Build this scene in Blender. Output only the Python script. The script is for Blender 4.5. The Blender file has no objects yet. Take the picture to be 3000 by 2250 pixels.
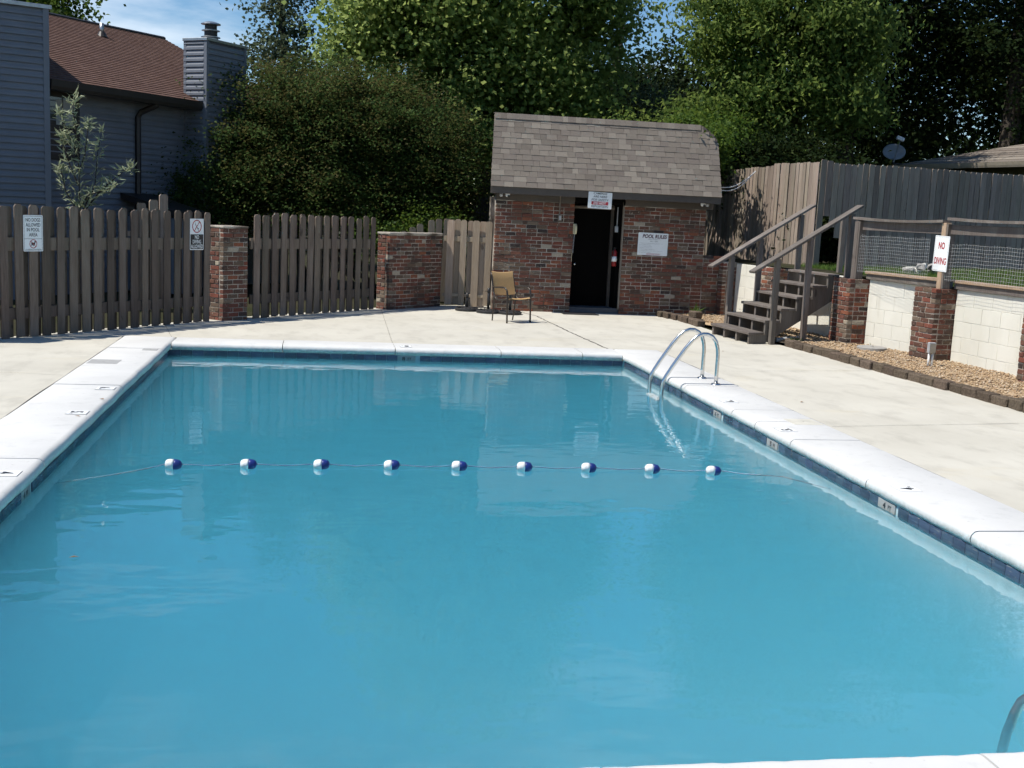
import bpy, bmesh, math, random
import numpy as np
from mathutils import Vector, Matrix
from mathutils.geometry import tessellate_polygon

R = math.radians
rnd = random.Random(7)
rng = np.random.default_rng(11)
sc = bpy.context.scene
col = sc.collection

# ------------------------------------------------------------------ camera
CAM = dict(f=3341.4, pitch=0.150476, roll=0.047228, yaw=0.169162, h=1.92)
cy, sy = math.cos(CAM['yaw']), math.sin(CAM['yaw'])
cp, sp = math.cos(CAM['pitch']), math.sin(CAM['pitch'])
fw = Vector((sy * cp, cy * cp, -sp)); rt = Vector((cy, -sy, 0)); up = rt.cross(fw)
cr, sr = math.cos(CAM['roll']), math.sin(CAM['roll'])
r2 = rt * cr + up * sr; u2 = up * cr - rt * sr
cam = bpy.data.cameras.new('camera'); camo = bpy.data.objects.new('camera', cam); col.objects.link(camo)
camo.matrix_world = Matrix(((r2.x, u2.x, -fw.x, 0), (r2.y, u2.y, -fw.y, 0), (r2.z, u2.z, -fw.z, CAM['h']), (0, 0, 0, 1)))
cam.sensor_width = 36; cam.lens = CAM['f'] / 3000 * 36; cam.clip_end = 2000; cam.clip_start = 0.05
sc.camera = camo

# ------------------------------------------------------------------ light
SUN_EL, SUN_AZ = R(59), R(9)          # azimuth: turned from -x a little towards the camera side
to_sun = Vector((-math.cos(SUN_EL) * math.cos(SUN_AZ), -math.cos(SUN_EL) * math.sin(SUN_AZ), math.sin(SUN_EL)))
sun = bpy.data.lights.new('sun', 'SUN'); sun.energy = 5.0; sun.angle = R(0.55); sun.color = (1, 0.95, 0.87)
suno = bpy.data.objects.new('sun', sun); col.objects.link(suno)
suno.rotation_euler = to_sun.to_track_quat('Z', 'Y').to_euler(); suno.location = (-20, -5, 30)

world = bpy.data.worlds.new('World'); sc.world = world; world.use_nodes = True
wn = world.node_tree.nodes; wl = world.node_tree.links; wn.clear()
wo = wn.new('ShaderNodeOutputWorld'); wb = wn.new('ShaderNodeBackground'); sky = wn.new('ShaderNodeTexSky')
sky.sky_type = 'NISHITA'; sky.sun_disc = False; sky.sun_elevation = SUN_EL
sky.sun_rotation = math.atan2(to_sun.x, to_sun.y) % (2 * math.pi)
sky.air_density = 1.0; sky.dust_density = 0.0; sky.ozone_density = 4.0
wb.inputs['Strength'].default_value = 0.1
tcw = wn.new('ShaderNodeTexCoord'); mpw = wn.new('ShaderNodeMapping'); mpw.inputs['Scale'].default_value = (1.6, 2.2, 7.0)
mpw.inputs['Rotation'].default_value = (0.15, 0.25, 0.28); mpw.inputs['Location'].default_value = (8.5, 4.5, 11.5)
nzw = wn.new('ShaderNodeTexNoise'); nzw.inputs['Scale'].default_value = 1.9; nzw.inputs['Detail'].default_value = 7; nzw.inputs['Roughness'].default_value = 0.55
rpw = wn.new('ShaderNodeValToRGB'); rpw.color_ramp.elements[0].position = 0.55; rpw.color_ramp.elements[1].position = 0.86
mxw = wn.new('ShaderNodeMix'); mxw.data_type = 'RGBA'; mxw.inputs[7].default_value = (11, 11.3, 11.8, 1)
wl.new(tcw.outputs['Generated'], mpw.inputs['Vector']); wl.new(mpw.outputs[0], nzw.inputs['Vector']); wl.new(nzw.outputs['Fac'], rpw.inputs[0])
wl.new(rpw.outputs[0], mxw.inputs[0]); hsw = wn.new('ShaderNodeHueSaturation'); hsw.inputs['Saturation'].default_value = 1.18; wl.new(sky.outputs[0], hsw.inputs['Color']); wl.new(hsw.outputs[0], mxw.inputs[6]); wl.new(mxw.outputs[2], wb.inputs['Color']); wl.new(wb.outputs[0], wo.inputs['Surface'])

sc.view_settings.view_transform = 'Standard'; sc.view_settings.look = 'None'
sc.view_settings.exposure = 0.25; sc.view_settings.gamma = 1.0; sc.view_settings.use_curve_mapping = False
sc.render.engine = 'CYCLES'
cyc = sc.cycles
cyc.use_denoising = True; cyc.max_bounces = 7; cyc.diffuse_bounces = 3; cyc.glossy_bounces = 3; cyc.transmission_bounces = 4
cyc.volume_bounces = 4; cyc.use_adaptive_sampling = True; cyc.adaptive_threshold = 0.05; cyc.transparent_max_bounces = 12; cyc.caustics_reflective = False; cyc.caustics_refractive = False
cyc.sample_clamp_indirect = 6.0

# ------------------------------------------------------------------ helpers
WM = {}          # world matrices of everything we place
def T(x, y=None, z=None):
    return Matrix.Translation(x if y is None else (x, y, z))
def Rz(a): return Matrix.Rotation(a, 4, 'Z')
def frame(o, x, y, z):
    return Matrix(((x[0], y[0], z[0], o[0]), (x[1], y[1], z[1], o[1]), (x[2], y[2], z[2], o[2]), (0, 0, 0, 1)))
def put(o, parent=None, M=None):
    M = M or Matrix.Identity(4); WM[o] = M.copy()
    if o.name not in col.objects: col.objects.link(o)
    if parent is not None:
        o.parent = parent; o.matrix_basis = WM[parent].inverted() @ M
    else: o.matrix_basis = M
    return o
def tag(o, label=None, cat=None, group=None, kind=None):
    if label: o['label'] = label
    if cat: o['category'] = cat
    if group: o['group'] = group
    if kind: o['kind'] = kind
    return o
def thing(name, loc, label, cat, group=None, M=None):
    o = bpy.data.objects.new(name, None); o.empty_display_size = 0.2
    put(o, None, M or T(Vector(loc))); return tag(o, label, cat, group)

class MB:
    def __init__(s): s.v = []; s.f = []; s.sm = False
    def add(s, vs, fs):
        b = len(s.v); s.v += [tuple(v) for v in vs]; s.f += [tuple(b + i for i in f) for f in fs]; return s
    def box(s, x0, x1, y0, y1, z0, z1, M=None):
        vs = [Vector(p) for p in ((x0, y0, z0), (x1, y0, z0), (x1, y1, z0), (x0, y1, z0), (x0, y0, z1), (x1, y0, z1), (x1, y1, z1), (x0, y1, z1))]
        if M: vs = [M @ v for v in vs]
        return s.add(vs, ((3, 2, 1, 0), (4, 5, 6, 7), (0, 1, 5, 4), (1, 2, 6, 5), (2, 3, 7, 6), (3, 0, 4, 7)))
    def prism(s, pts, z0, z1, M=None):        # 2D polygon (ccw) in local xy, extruded in local z
        n = len(pts); vs = [Vector((p[0], p[1], z0)) for p in pts] + [Vector((p[0], p[1], z1)) for p in pts]
        if M: vs = [M @ v for v in vs]
        fs = [tuple(range(n - 1, -1, -1)), tuple(range(n, 2 * n))] + [(i, (i + 1) % n, n + (i + 1) % n, n + i) for i in range(n)]
        return s.add(vs, fs)
    def tube(s, path, r, n=8, cap=True):
        path = [Vector(p) for p in path]; rs = r if isinstance(r, (list, tuple)) else [r] * len(path)
        rings = []; prev = None
        for i, p in enumerate(path):
            t = (path[min(i + 1, len(path) - 1)] - path[max(i - 1, 0)]).normalized()
            a = prev if prev is not None else (Vector((0, 0, 1)) if abs(t.z) < 0.9 else Vector((1, 0, 0)))
            x = (a - t * a.dot(t)).normalized(); prev = x; y = t.cross(x)
            rings.append([p + (x * math.cos(k * 2 * math.pi / n) + y * math.sin(k * 2 * math.pi / n)) * rs[i] for k in range(n)])
        vs = [v for rg in rings for v in rg]; fs = []
        for i in range(len(rings) - 1):
            for k in range(n): fs.append((i * n + k, i * n + (k + 1) % n, (i + 1) * n + (k + 1) % n, (i + 1) * n + k))
        if cap: fs += [tuple(range(n - 1, -1, -1)), tuple((len(rings) - 1) * n + k for k in range(n))]
        return s.add(vs, fs)
    def lathe(s, prof, n=24, M=None):          # prof: (r, z) from bottom to top
        vs = []
        for r, z in prof: vs += [Vector((r * math.cos(k * 2 * math.pi / n), r * math.sin(k * 2 * math.pi / n), z)) for k in range(n)]
        if M: vs = [M @ v for v in vs]
        m = len(prof); fs = [(i * n + k, i * n + (k + 1) % n, (i + 1) * n + (k + 1) % n, (i + 1) * n + k) for i in range(m - 1) for k in range(n)]
        fs += [tuple(range(n - 1, -1, -1)), tuple((m - 1) * n + k for k in range(n))]
        return s.add(vs, fs)
    def mesh(s, name, smooth=False):
        me = bpy.data.meshes.new(name); me.from_pydata(s.v, [], s.f); me.update()
        if smooth:
            for p in me.polygons: p.use_smooth = True
        return me
    def obj(s, name, mat, parent=None, M=None, smooth=False, bevel=0, world=True):
        """verts are given in world space unless world=False (then M places the local mesh)"""
        me = s.mesh(name, smooth)
        if bevel: bev(me, bevel)
        if mat: me.materials.append(mat)
        o = bpy.data.objects.new(name, me)
        if M is None and world and parent is not None:
            M = WM[parent].copy(); me.transform(M.inverted())
        return put(o, parent, M)
def bev(me, w, seg=1):
    bm = bmesh.new(); bm.from_mesh(me)
    bmesh.ops.bevel(bm, geom=list(bm.edges), offset=w, segments=seg, profile=0.6, affect='EDGES', clamp_overlap=True)
    bm.to_mesh(me); bm.free(); me.update()
def inst(name, me, parent, M):
    return put(bpy.data.objects.new(name, me), parent, M)
def smooth_by_angle(me, ang=40):
    for p in me.polygons: p.use_smooth = True
    try: me.set_sharp_from_angle(angle=R(ang))
    except Exception: pass

# ------------------------------------------------------------------ materials
def lin(h):
    h = h.lstrip('#'); c = [int(h[i:i + 2], 16) / 255 for i in (0, 2, 4)]
    return tuple(x / 12.92 if x <= 0.04045 else ((x + 0.055) / 1.055) ** 2.4 for x in c) + (1,)
class NT:
    def __init__(s, name):
        s.m = bpy.data.materials.new(name); s.m.use_nodes = True; s.n = s.m.node_tree.nodes; s.l = s.m.node_tree.links
        s.b = s.n['Principled BSDF']; s.out = s.n['Material Output']
    def new(s, t, **k):
        n = s.n.new(t)
        for a, v in k.items():
            if hasattr(n, a): setattr(n, a, v)
            else: n.inputs[a].default_value = v
        return n
    def val(s, sock, v):
        if isinstance(v, bpy.types.NodeSocket): s.l.new(v, sock)
        else: sock.default_value = v
    def noise(s, scale, detail=3, rough=0.5, vec=None, mscale=None, dist=0.0, coord='Object'):
        if vec is None:
            vec = s.new('ShaderNodeNewGeometry').outputs['Position'] if coord == 'World' else s.new('ShaderNodeTexCoord').outputs[coord]
        if mscale:
            mp = s.new('ShaderNodeMapping'); mp.inputs['Scale'].default_value = mscale; s.l.new(vec, mp.inputs[0]); vec = mp.outputs[0]
        n = s.new('ShaderNodeTexNoise'); n.inputs['Scale'].default_value = scale; n.inputs['Detail'].default_value = detail
        n.inputs['Roughness'].default_value = rough; n.inputs['Distortion'].default_value = dist
        s.l.new(vec, n.inputs['Vector']); return n.outputs['Fac']
    def ramp(s, fac, stops, const=False):
        r = s.new('ShaderNodeValToRGB'); cr = r.color_ramp
        if const: cr.interpolation = 'CONSTANT'
        while len(cr.elements) < len(stops): cr.elements.new(0.5)
        for e, (p, c) in zip(cr.elements, stops):
            e.position = p; e.color = c if len(c) == 4 else tuple(c) + (1,)
        s.l.new(fac, r.inputs[0]); return r.outputs[0]
    def mix(s, fac, a, b, mode='MIX'):
        m = s.new('ShaderNodeMix'); m.data_type = 'RGBA'; m.blend_type = mode
        s.val(m.inputs[0], fac); s.val(m.inputs[6], a); s.val(m.inputs[7], b); return m.outputs[2]
    def math(s, op, a, b=0.0, c=None):
        m = s.new('ShaderNodeMath'); m.operation = op; s.val(m.inputs[0], a); s.val(m.inputs[1], b)
        if c is not None: s.val(m.inputs[2], c)
        return m.outputs[0]
    def smooth(s, x, a, b):
        m = s.new('ShaderNodeMapRange'); m.interpolation_type = 'SMOOTHSTEP'; s.val(m.inputs[0], x)
        m.inputs[1].default_value = a; m.inputs[2].default_value = b; return m.outputs[0]
    def rand(s):        # differs for every object and for every loose piece of a joined mesh
        a = s.new('ShaderNodeObjectInfo').outputs['Random']; b = s.new('ShaderNodeNewGeometry').outputs['Random Per Island']
        return s.math('FRACT', s.math('ADD', a, b))
    def bump(s, h, strength=0.3, dist=0.01):
        b = s.new('ShaderNodeBump'); b.inputs['Strength'].default_value = strength; b.inputs['Distance'].default_value = dist
        s.l.new(h, b.inputs['Height']); s.l.new(b.outputs[0], s.b.inputs['Normal']); return b
    def fin(s, color, rough=0.6, spec=0.4, metal=0.0):
        s.val(s.b.inputs['Base Color'], color); s.val(s.b.inputs['Roughness'], rough)
        s.b.inputs['Specular IOR Level'].default_value = spec; s.b.inputs['Metallic'].default_value = metal
        return s.m
MAT = {}
def plain(name, c, rough=0.5, spec=0.4, metal=0.0, var=0.12, nscale=9):
    t = NT(name); c = lin(c) if isinstance(c, str) else tuple(c) + (1,)
    n = t.noise(nscale, 4, 0.6)
    dark = tuple(x * (1 - var) for x in c[:3]) + (1,); lite = tuple(min(1, x * (1 + var)) for x in c[:3]) + (1,)
    return t.fin(t.ramp(n, [(0.3, dark), (0.7, lite)]), rough, spec, metal)
def hsv_var(t, color, amt_v=0.25, amt_h=0.02):
    h = t.new('ShaderNodeHueSaturation'); r = t.rand()
    t.l.new(t.math('MULTIPLY_ADD', r, amt_v * 2, 1 - amt_v), h.inputs['Value'])
    t.l.new(t.math('MULTIPLY_ADD', t.math('FRACT', t.math('MULTIPLY', r, 7.31)), amt_h * 2, 0.5 - amt_h), h.inputs['Hue'])
    t.val(h.inputs['Color'], color); return h.outputs[0]

def m_brick():
    t = NT('old_brick'); r = t.rand()
    base = t.ramp(r, [(0.0, (.150, .056, .040)), (0.12, (.115, .057, .041)), (0.24, (.190, .062, .041)), (0.36, (.088, .054, .041)), (0.47, (.160, .070, .047)),
                      (0.57, (.135, .092, .064)), (0.66, (.245, .088, .048)), (0.75, (.050, .038, .034)), (0.785, (.185, .140, .102)), (0.87, (.155, .072, .050)), (0.965, (.40, .345, .265))], True)
    n1 = t.noise(55, 5, 0.65, coord='World'); n2 = t.noise(14, 4, 0.6, coord='World'); n3 = t.noise(30, 3, 0.6, coord='World')
    c = t.mix(t.math('MULTIPLY', t.smooth(n1, .35, .75), 0.45), base, (.05, .032, .026, 1))
    smear = t.math('MULTIPLY', t.smooth(n3, .55, .68), t.smooth(n2, .5, .62))
    c = t.mix(t.math('MULTIPLY', smear, 0.75), c, (.44, .39, .32, 1))
    t.bump(n1, 0.6, 0.006); return t.fin(c, 0.85, 0.25)
def m_mortar():
    t = NT('mortar'); n = t.noise(40, 5, 0.65, coord='World'); n2 = t.noise(3, 3, .5, coord='World')
    c = t.mix(t.smooth(n2, .4, .65), t.ramp(n, [(0.3, (.33, .295, .245)), (0.7, (.50, .455, .39))]), (.12, .10, .08, 1)); t.bump(n, 0.7, 0.006); return t.fin(c, 0.95, 0.1)
def m_wood(name, a, b, var=0.28, grey=(.16, .145, .13), gfac=0.35, rough=0.75):
    t = NT(name)
    off = t.new('ShaderNodeVectorMath'); off.operation = 'ADD'
    tc = t.new('ShaderNodeTexCoord').outputs['Object']; t.l.new(tc, off.inputs[0])
    rr = t.rand(); cx = t.new('ShaderNodeCombineXYZ'); t.l.new(t.math('MULTIPLY', rr, 37.0), cx.inputs[0]); t.l.new(t.math('MULTIPLY', rr, 11.0), cx.inputs[2]); t.l.new(cx.outputs[0], off.inputs[1])
    v = off.outputs[0]
    g = t.noise(6, 6, 0.65, vec=v, mscale=(9, 9, 0.55), dist=0.6); g2 = t.noise(2.2, 3, .5, vec=v, mscale=(2, 2, .5)); knots = t.noise(5, 2, .4, vec=v, mscale=(1.6, 1.6, .8))
    c = t.ramp(g, [(0.28, a), (0.72, b)])
    c = t.mix(t.math('MULTIPLY', t.smooth(g2, .45, .7), gfac), c, grey + (1,))
    c = t.mix(t.math('MULTIPLY', t.smooth(knots, .70, .76), 0.6), c, tuple(x * .35 for x in a[:3]) + (1,))
    c = hsv_var(t, c, var, 0.012)
    t.bump(g, 0.35, 0.004); return t.fin(c, rough, 0.25)
def m_concrete():
    t = NT('deck_concrete'); n = t.noise(0.55, 5, 0.6, coord='World'); n2 = t.noise(3.2, 6, 0.65, coord='World', mscale=(1, .5, 1)); n3 = t.noise(120, 3, 0.7, coord='World'); n4 = t.noise(1.3, 4, .6, coord='World', mscale=(.5, 1.2, 1))
    c = t.ramp(n, [(0.3, (.455, .432, .368)), (0.7, (.545, .522, .452))])
    c = t.mix(t.math('MULTIPLY', t.smooth(n2, .46, .72), 0.55), c, (.36, .34, .29, 1))
    c = t.mix(t.math('MULTIPLY', t.smooth(n4, .58, .74), 0.45), c, (.50, .44, .31, 1))
    c = t.mix(t.math('MULTIPLY', t.smooth(n3, .62, .72), 0.35), c, (.28, .25, .21, 1))
    t.bump(n3, 0.15, 0.003); return t.fin(c, 0.85, 0.25)
def m_coping():
    t = NT('white_coping_paint'); n = t.noise(1.2, 5, 0.6, coord='World'); n2 = t.noise(26, 5, 0.7, coord='World'); n3 = t.noise(5, 5, .65, coord='World')
    c = t.ramp(n, [(0.3, (.55, .548, .53)), (0.7, (.635, .632, .61))])
    c = t.mix(t.math('MULTIPLY', t.smooth(n3, .52, .75), 0.5), c, (.43, .435, .42, 1))
    c = t.mix(t.math('MULTIPLY', t.smooth(n2, .63, .72), 0.6), c, (.28, .26, .23, 1))
    sep = t.new('ShaderNodeSeparateXYZ'); t.l.new(t.new('ShaderNodeNewGeometry').outputs['Position'], sep.inputs[0])
    low = t.math('MULTIPLY', t.smooth(sep.outputs[2], -.012, -.07), t.smooth(n2, .36, .6))
    c = t.mix(t.math('MULTIPLY', low, .7), c, (.33, .40, .36, 1))         # algae-green grime on the lower lip
    t.bump(n2, 0.25, 0.003); return t.fin(c, 0.6, 0.35)
def m_water():
    t = NT('turbid_pool_water'); t.n.remove(t.b)
    sep = t.new('ShaderNodeNewGeometry').outputs['Position']
    a = t.noise(2.2, 2, .45, vec=sep, mscale=(1, 1.6, 1)); b = t.noise(9, 2, .5, vec=sep, mscale=(1, 1.7, 1)); c = t.noise(30, 1, .5, vec=sep, mscale=(1, 1.5, 1))
    calm = t.noise(.32, 2, .5, vec=sep)
    sy_ = t.new('ShaderNodeSeparateXYZ'); t.l.new(sep, sy_.inputs[0])
    far = t.math('MULTIPLY_ADD', t.smooth(sy_.outputs[1], 6.5, 10.5), .8, .2)
    h = t.math('ADD', t.math('MULTIPLY', a, 1.0), t.math('MULTIPLY', t.math('ADD', t.math('MULTIPLY', b, .16), t.math('MULTIPLY', c, .022)), t.math('MULTIPLY', far, t.math('MULTIPLY_ADD', calm, 1.2, .15))))
    bp = t.new('ShaderNodeBump'); bp.inputs['Strength'].default_value = 1.0; bp.inputs['Distance'].default_value = 0.0042; t.l.new(h, bp.inputs['Height'])
    gl = t.new('ShaderNodeBsdfGlossy'); gl.inputs['Roughness'].default_value = 0.015; gl.inputs['Color'].default_value = (1, 1, 1, 1); t.l.new(bp.outputs[0], gl.inputs['Normal'])
    tr = t.new('ShaderNodeBsdfTransparent'); fr = t.new('ShaderNodeFresnel'); fr.inputs['IOR'].default_value = 1.29; t.l.new(bp.outputs[0], fr.inputs['Normal'])
    mx = t.new('ShaderNodeMixShader'); t.l.new(fr.outputs[0], mx.inputs[0]); t.l.new(tr.outputs[0], mx.inputs[1]); t.l.new(gl.outputs[0], mx.inputs[2]); t.l.new(mx.outputs[0], t.out.inputs['Surface'])
    vs = t.new('ShaderNodeVolumePrincipled'); vs.inputs['Color'].default_value = (.29, .765, .882, 1); vs.inputs['Density'].default_value = 1.15; vs.inputs['Anisotropy'].default_value = -0.75; vs.inputs['Absorption Color'].default_value = (0, 0, 0, 1)
    t.l.new(vs.outputs[0], t.out.inputs['Volume']); return t.m
def m_tile():
    t = NT('blue_waterline_tile'); n = t.noise(14, 4, .6, coord='World', mscale=(.4, .4, 4)); n2 = t.noise(30, 3, .6, coord='World', mscale=(.35, .35, 3))
    c = t.ramp(n, [(.3, (.035, .055, .095)), (.7, (.085, .115, .17))]); c = t.mix(t.math('MULTIPLY', t.smooth(n2, .6, .68), .6), c, (.25, .24, .22, 1)); c = hsv_var(t, c, .25, .02)
    return t.fin(c, .25, .5)
def m_siding():
    t = NT('grey_blue_vinyl_siding'); n = t.noise(3, 4, .6, coord='World'); c = t.ramp(n, [(.3, (.13, .145, .17)), (.7, (.155, .17, .197))]); return t.fin(hsv_var(t, c, .04, .003), .5, .35)
def m_roof_brown():
    t = NT('brown_asphalt_shingle'); n = t.noise(9, 4, .6, coord='Object', mscale=(.35, 1, 3.2)); n2 = t.noise(60, 3, .7, coord='World'); n3 = t.noise(1.2, 3, .5, coord='World')
    c = t.ramp(n, [(.3, (.085, .050, .039)), (.5, (.132, .078, .061)), (.7, (.19, .122, .098))]); c = t.mix(t.math('MULTIPLY', n2, .4), c, (.06, .03, .024, 1)); c = t.mix(t.math('MULTIPLY', t.smooth(n3, .5, .7), .3), c, (.10, .06, .05, 1))
    t.bump(n2, .5, .01); return t.fin(c, .9, .15)
def m_roof_taupe():
    t = NT('weathered_taupe_shingle'); r = t.rand(); n2 = t.noise(150, 3, .75, coord='World'); n3 = t.noise(7, 4, .6, coord='World')
    c = t.ramp(r, [(0, (.165, .140, .117)), (.3, (.225, .193, .160)), (.55, (.19, .160, .137)), (.8, (.28, .245, .203)), (1, (.175, .146, .124))])
    c = t.mix(t.math('MULTIPLY', t.smooth(n2, .4, .7), .4), c, (.06, .05, .044, 1)); c = t.mix(t.math('MULTIPLY', t.smooth(n3, .5, .7), .25), c, (.24, .22, .18, 1))
    t.bump(n2, .6, .004); return t.fin(c, .92, .12)
def m_block():
    t = NT('cream_painted_block'); n = t.noise(26, 5, .65, coord='World'); n2 = t.noise(1.6, 4, .6, coord='World', mscale=(1, 1, .4)); n3 = t.noise(4, 5, .6, coord='World', mscale=(1.5, 1.5, .35))
    c = t.ramp(n2, [(.35, (.64, .625, .545)), (.65, (.71, .695, .62))]); c = t.mix(t.math('MULTIPLY', t.smooth(n3, .58, .75), .4), c, (.50, .47, .38, 1))
    t.bump(n, .5, .006); return t.fin(c, .75, .25)
def m_leaf(name, stops, rough=.42, trans=.3, spec=.45):
    t = NT(name); a = t.new('ShaderNodeAttribute'); a.attribute_name = 'tint'; n = t.noise(.9, 3, .6, coord='World')
    c = t.ramp(a.outputs['Fac'], stops); c = t.mix(t.math('MULTIPLY', t.smooth(n, .45, .7), .35), c, tuple(x * .55 for x in stops[0][1][:3]) + (1,))
    t.fin(c, min(.75, rough + .15), spec * .4)
    tl = t.new('ShaderNodeBsdfTranslucent'); t.l.new(t.mix(.5, c, tuple(min(1, x * 2.2) for x in stops[-1][1][:3]) + (1,)), tl.inputs['Color'])
    mx = t.new('ShaderNodeMixShader'); mx.inputs[0].default_value = trans; t.l.new(t.b.outputs[0], mx.inputs[1]); t.l.new(tl.outputs[0], mx.inputs[2]); t.l.new(mx.outputs[0], t.out.inputs['Surface'])
    return t.m
def m_bark():
    t = NT('bark'); n = t.noise(9, 6, .7, coord='World', mscale=(3, 3, .6)); c = t.ramp(n, [(.3, (.025, .02, .016)), (.7, (.11, .095, .08))]); t.bump(n, .8, .03); return t.fin(c, .95, .1)
def m_gravel():
    t = NT('tan_gravel'); r = t.rand(); n = t.noise(90, 3, .6, coord='World')
    c = t.ramp(r, [(0, (.34, .23, .13)), (.2, (.48, .35, .22)), (.4, (.40, .27, .15)), (.6, (.56, .44, .29)), (.8, (.28, .19, .12)), (1, (.62, .52, .39))]); c = t.mix(t.math('MULTIPLY', n, .3), c, (.16, .10, .06, 1)); return t.fin(c, .8, .3)
def m_edging():
    t = NT('split_face_edging_block'); n = t.noise(38, 5, .7, coord='World'); c = t.ramp(n, [(.3, (.06, .045, .034)), (.7, (.18, .14, .105))]); c = hsv_var(t, c, .22, .01); t.bump(n, 1.0, .02); return t.fin(c, .95, .1)
def m_soil():
    t = NT('ground_soil'); n = t.noise(1.4, 6, .65, coord='World'); n2 = t.noise(30, 4, .7, coord='World'); c = t.ramp(n, [(.35, (.022, .028, .010)), (.65, (.045, .040, .026))]); c = t.mix(t.math('MULTIPLY', n2, .4), c, (.05, .045, .025, 1)); t.bump(n2, .6, .03); return t.fin(c, .95, .1)
MAT.update(brick=m_brick(), mortar=m_mortar(), concrete=m_concrete(), coping=m_coping(), water=m_water(), tile=m_tile(), siding=m_siding(), brownroof=m_roof_brown(), taupe=m_roof_taupe(), block=m_block(), bark=m_bark(), gravel=m_gravel(), edging=m_edging(), soil=m_soil())
MAT['stain'] = m_wood('stained_fence_wood', (.090, .069, .053), (.168, .133, .106), .34, (.19, .157, .132), .5)
MAT['stain2'] = m_wood('stained_tall_fence_wood', (.185, .142, .110), (.305, .252, .202), .26, (.32, .275, .23), .4)
MAT['stair'] = m_wood('stair_wood', (.10, .083, .071), (.185, .160, .140), .16, (.22, .20, .18), .5)
MAT['bare'] = m_wood('weathered_bare_wood', (.24, .18, .125), (.40, .32, .235), .18, (.30, .265, .225), .4)
MAT['pale'] = m_wood('pale_new_lumber', (.30, .21, .13), (.46, .35, .235), .12, (.30, .26, .22), .25)
MAT['trim'] = plain('brown_trim_paint', (.075, .062, .052), .6)
MAT['trim2'] = plain('tan_trim_paint', (.20, .165, .13), .6)
MAT['darkbrown'] = plain('dark_brown_gutter', (.022, .018, .016), .45)
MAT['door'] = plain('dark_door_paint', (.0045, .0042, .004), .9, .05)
MAT['step'] = plain('grey_painted_step', (.09, .09, .095), .8)
MAT['whitep'] = plain('white_sign', (.78, .80, .80), .4, .4, 0, .03)
MAT['blackp'] = plain('black_print', (.018, .018, .02), .5)
MAT['redp'] = plain('red_print', (.36, .02, .03), .45)
MAT['maroonp'] = plain('maroon_print', (.085, .025, .04), .45)
MAT['greyp'] = plain('grey_print', (.25, .25, .25), .5)
MAT['steel'] = plain('stainless_steel', (.62, .62, .60), .22, .5, 1.0, .06)
MAT['galv'] = plain('galvanised_metal', (.42, .43, .43), .42, .5, 1.0, .12)
MAT['iron'] = plain('black_iron', (.025, .025, .026), .5)
MAT['bronze'] = plain('bronze_chair_frame', (.045, .036, .030), .38, .5, .4)
MAT['sling'] = plain('tan_sling_fabric', (.42, .27, .125), .8, .2, 0, .1, 60)
MAT['whiteplastic'] = plain('white_plastic', (.74, .74, .72), .35)
MAT['greyplastic'] = plain('grey_plastic', (.36, .37, .38), .5)
MAT['lid'] = plain('grey_skimmer_lid', (.34, .34, .33), .7)
MAT['lid2'] = plain('beige_skimmer_lid', (.52, .50, .43), .7)
MAT['blueplastic'] = plain('blue_float_plastic', (.012, .028, .16), .4)
MAT['cream'] = plain('cream_plastic', (.55, .50, .33), .4)
MAT['redpaint'] = plain('red_paint', (.22, .010, .010), .35)
MAT['concgrey'] = plain('grey_concrete_lid', (.30, .29, .27), .9, .2, 0, .2, 20)
MAT['plaster'] = plain('pool_plaster', (.42, .54, .58), .7)
MAT['joint'] = plain('dark_joint', (.10, .09, .08), .95)
MAT['glass'] = plain('window_glass', (.03, .035, .04), .05, .8)
MAT['curtain'] = plain('window_curtain', (.30, .31, .30), .9)
MAT['olive'] = plain('olive_siding', (.10, .095, .045), .7)
MAT['olivetrim'] = plain('tan_gutter', (.36, .31, .24), .5)
MAT['dish'] = plain('grey_dish', (.22, .235, .25), .45)
MAT['rubber'] = plain('black_rubber', (.02, .02, .02), .8)
MAT['rope'] = plain('blue_white_rope', (.05, .14, .26), .7)
MAT['wire'] = plain('galvanised_wire', (.5, .5, .48), .5, .5, .3)
MAT['clear'] = plain('dry_leaf', (.22, .12, .05), .7)
MAT['grass'] = m_leaf('grass_blades', [(0, (.05, .10, .018, 1)), (1, (.13, .20, .045, 1))], .6, .25, .2)
MAT['l_syc'] = m_leaf('sycamore_leaves', [(0, (.045, .080, .018, 1)), (.5, (.135, .195, .045, 1)), (1, (.33, .40, .13, 1))], .5, .42, .3)
MAT['l_hick'] = m_leaf('hickory_leaves', [(0, (.025, .050, .010, 1)), (.55, (.070, .115, .023, 1)), (1, (.21, .275, .07, 1))], .48, .42, .3)
MAT['l_dark'] = m_leaf('shade_darkened_leaves', [(0, (.006, .014, .003, 1)), (.7, (.014, .028, .007, 1)), (1, (.04, .055, .016, 1))], .55, .2, .2)  # leaf colour lowered to carry the shade of the crowded trees
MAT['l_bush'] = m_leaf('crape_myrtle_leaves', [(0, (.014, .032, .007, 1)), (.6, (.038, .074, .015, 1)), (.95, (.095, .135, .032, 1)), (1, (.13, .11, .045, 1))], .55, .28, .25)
MAT['l_grey'] = m_leaf('grey_green_leaves', [(0, (.035, .055, .028, 1)), (1, (.12, .15, .085, 1))], .6, .25, .3)
MAT['l_sap'] = m_leaf('willow_leaves', [(0, (.15, .19, .09, 1)), (1, (.42, .46, .31, 1))], .5, .25, .4)
MAT['l_vine'] = m_leaf('vine_leaves', [(0, (.02, .05, .006, 1)), (.6, (.055, .10, .014, 1)), (1, (.13, .19, .03, 1))], .45, .3, .35)

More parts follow.
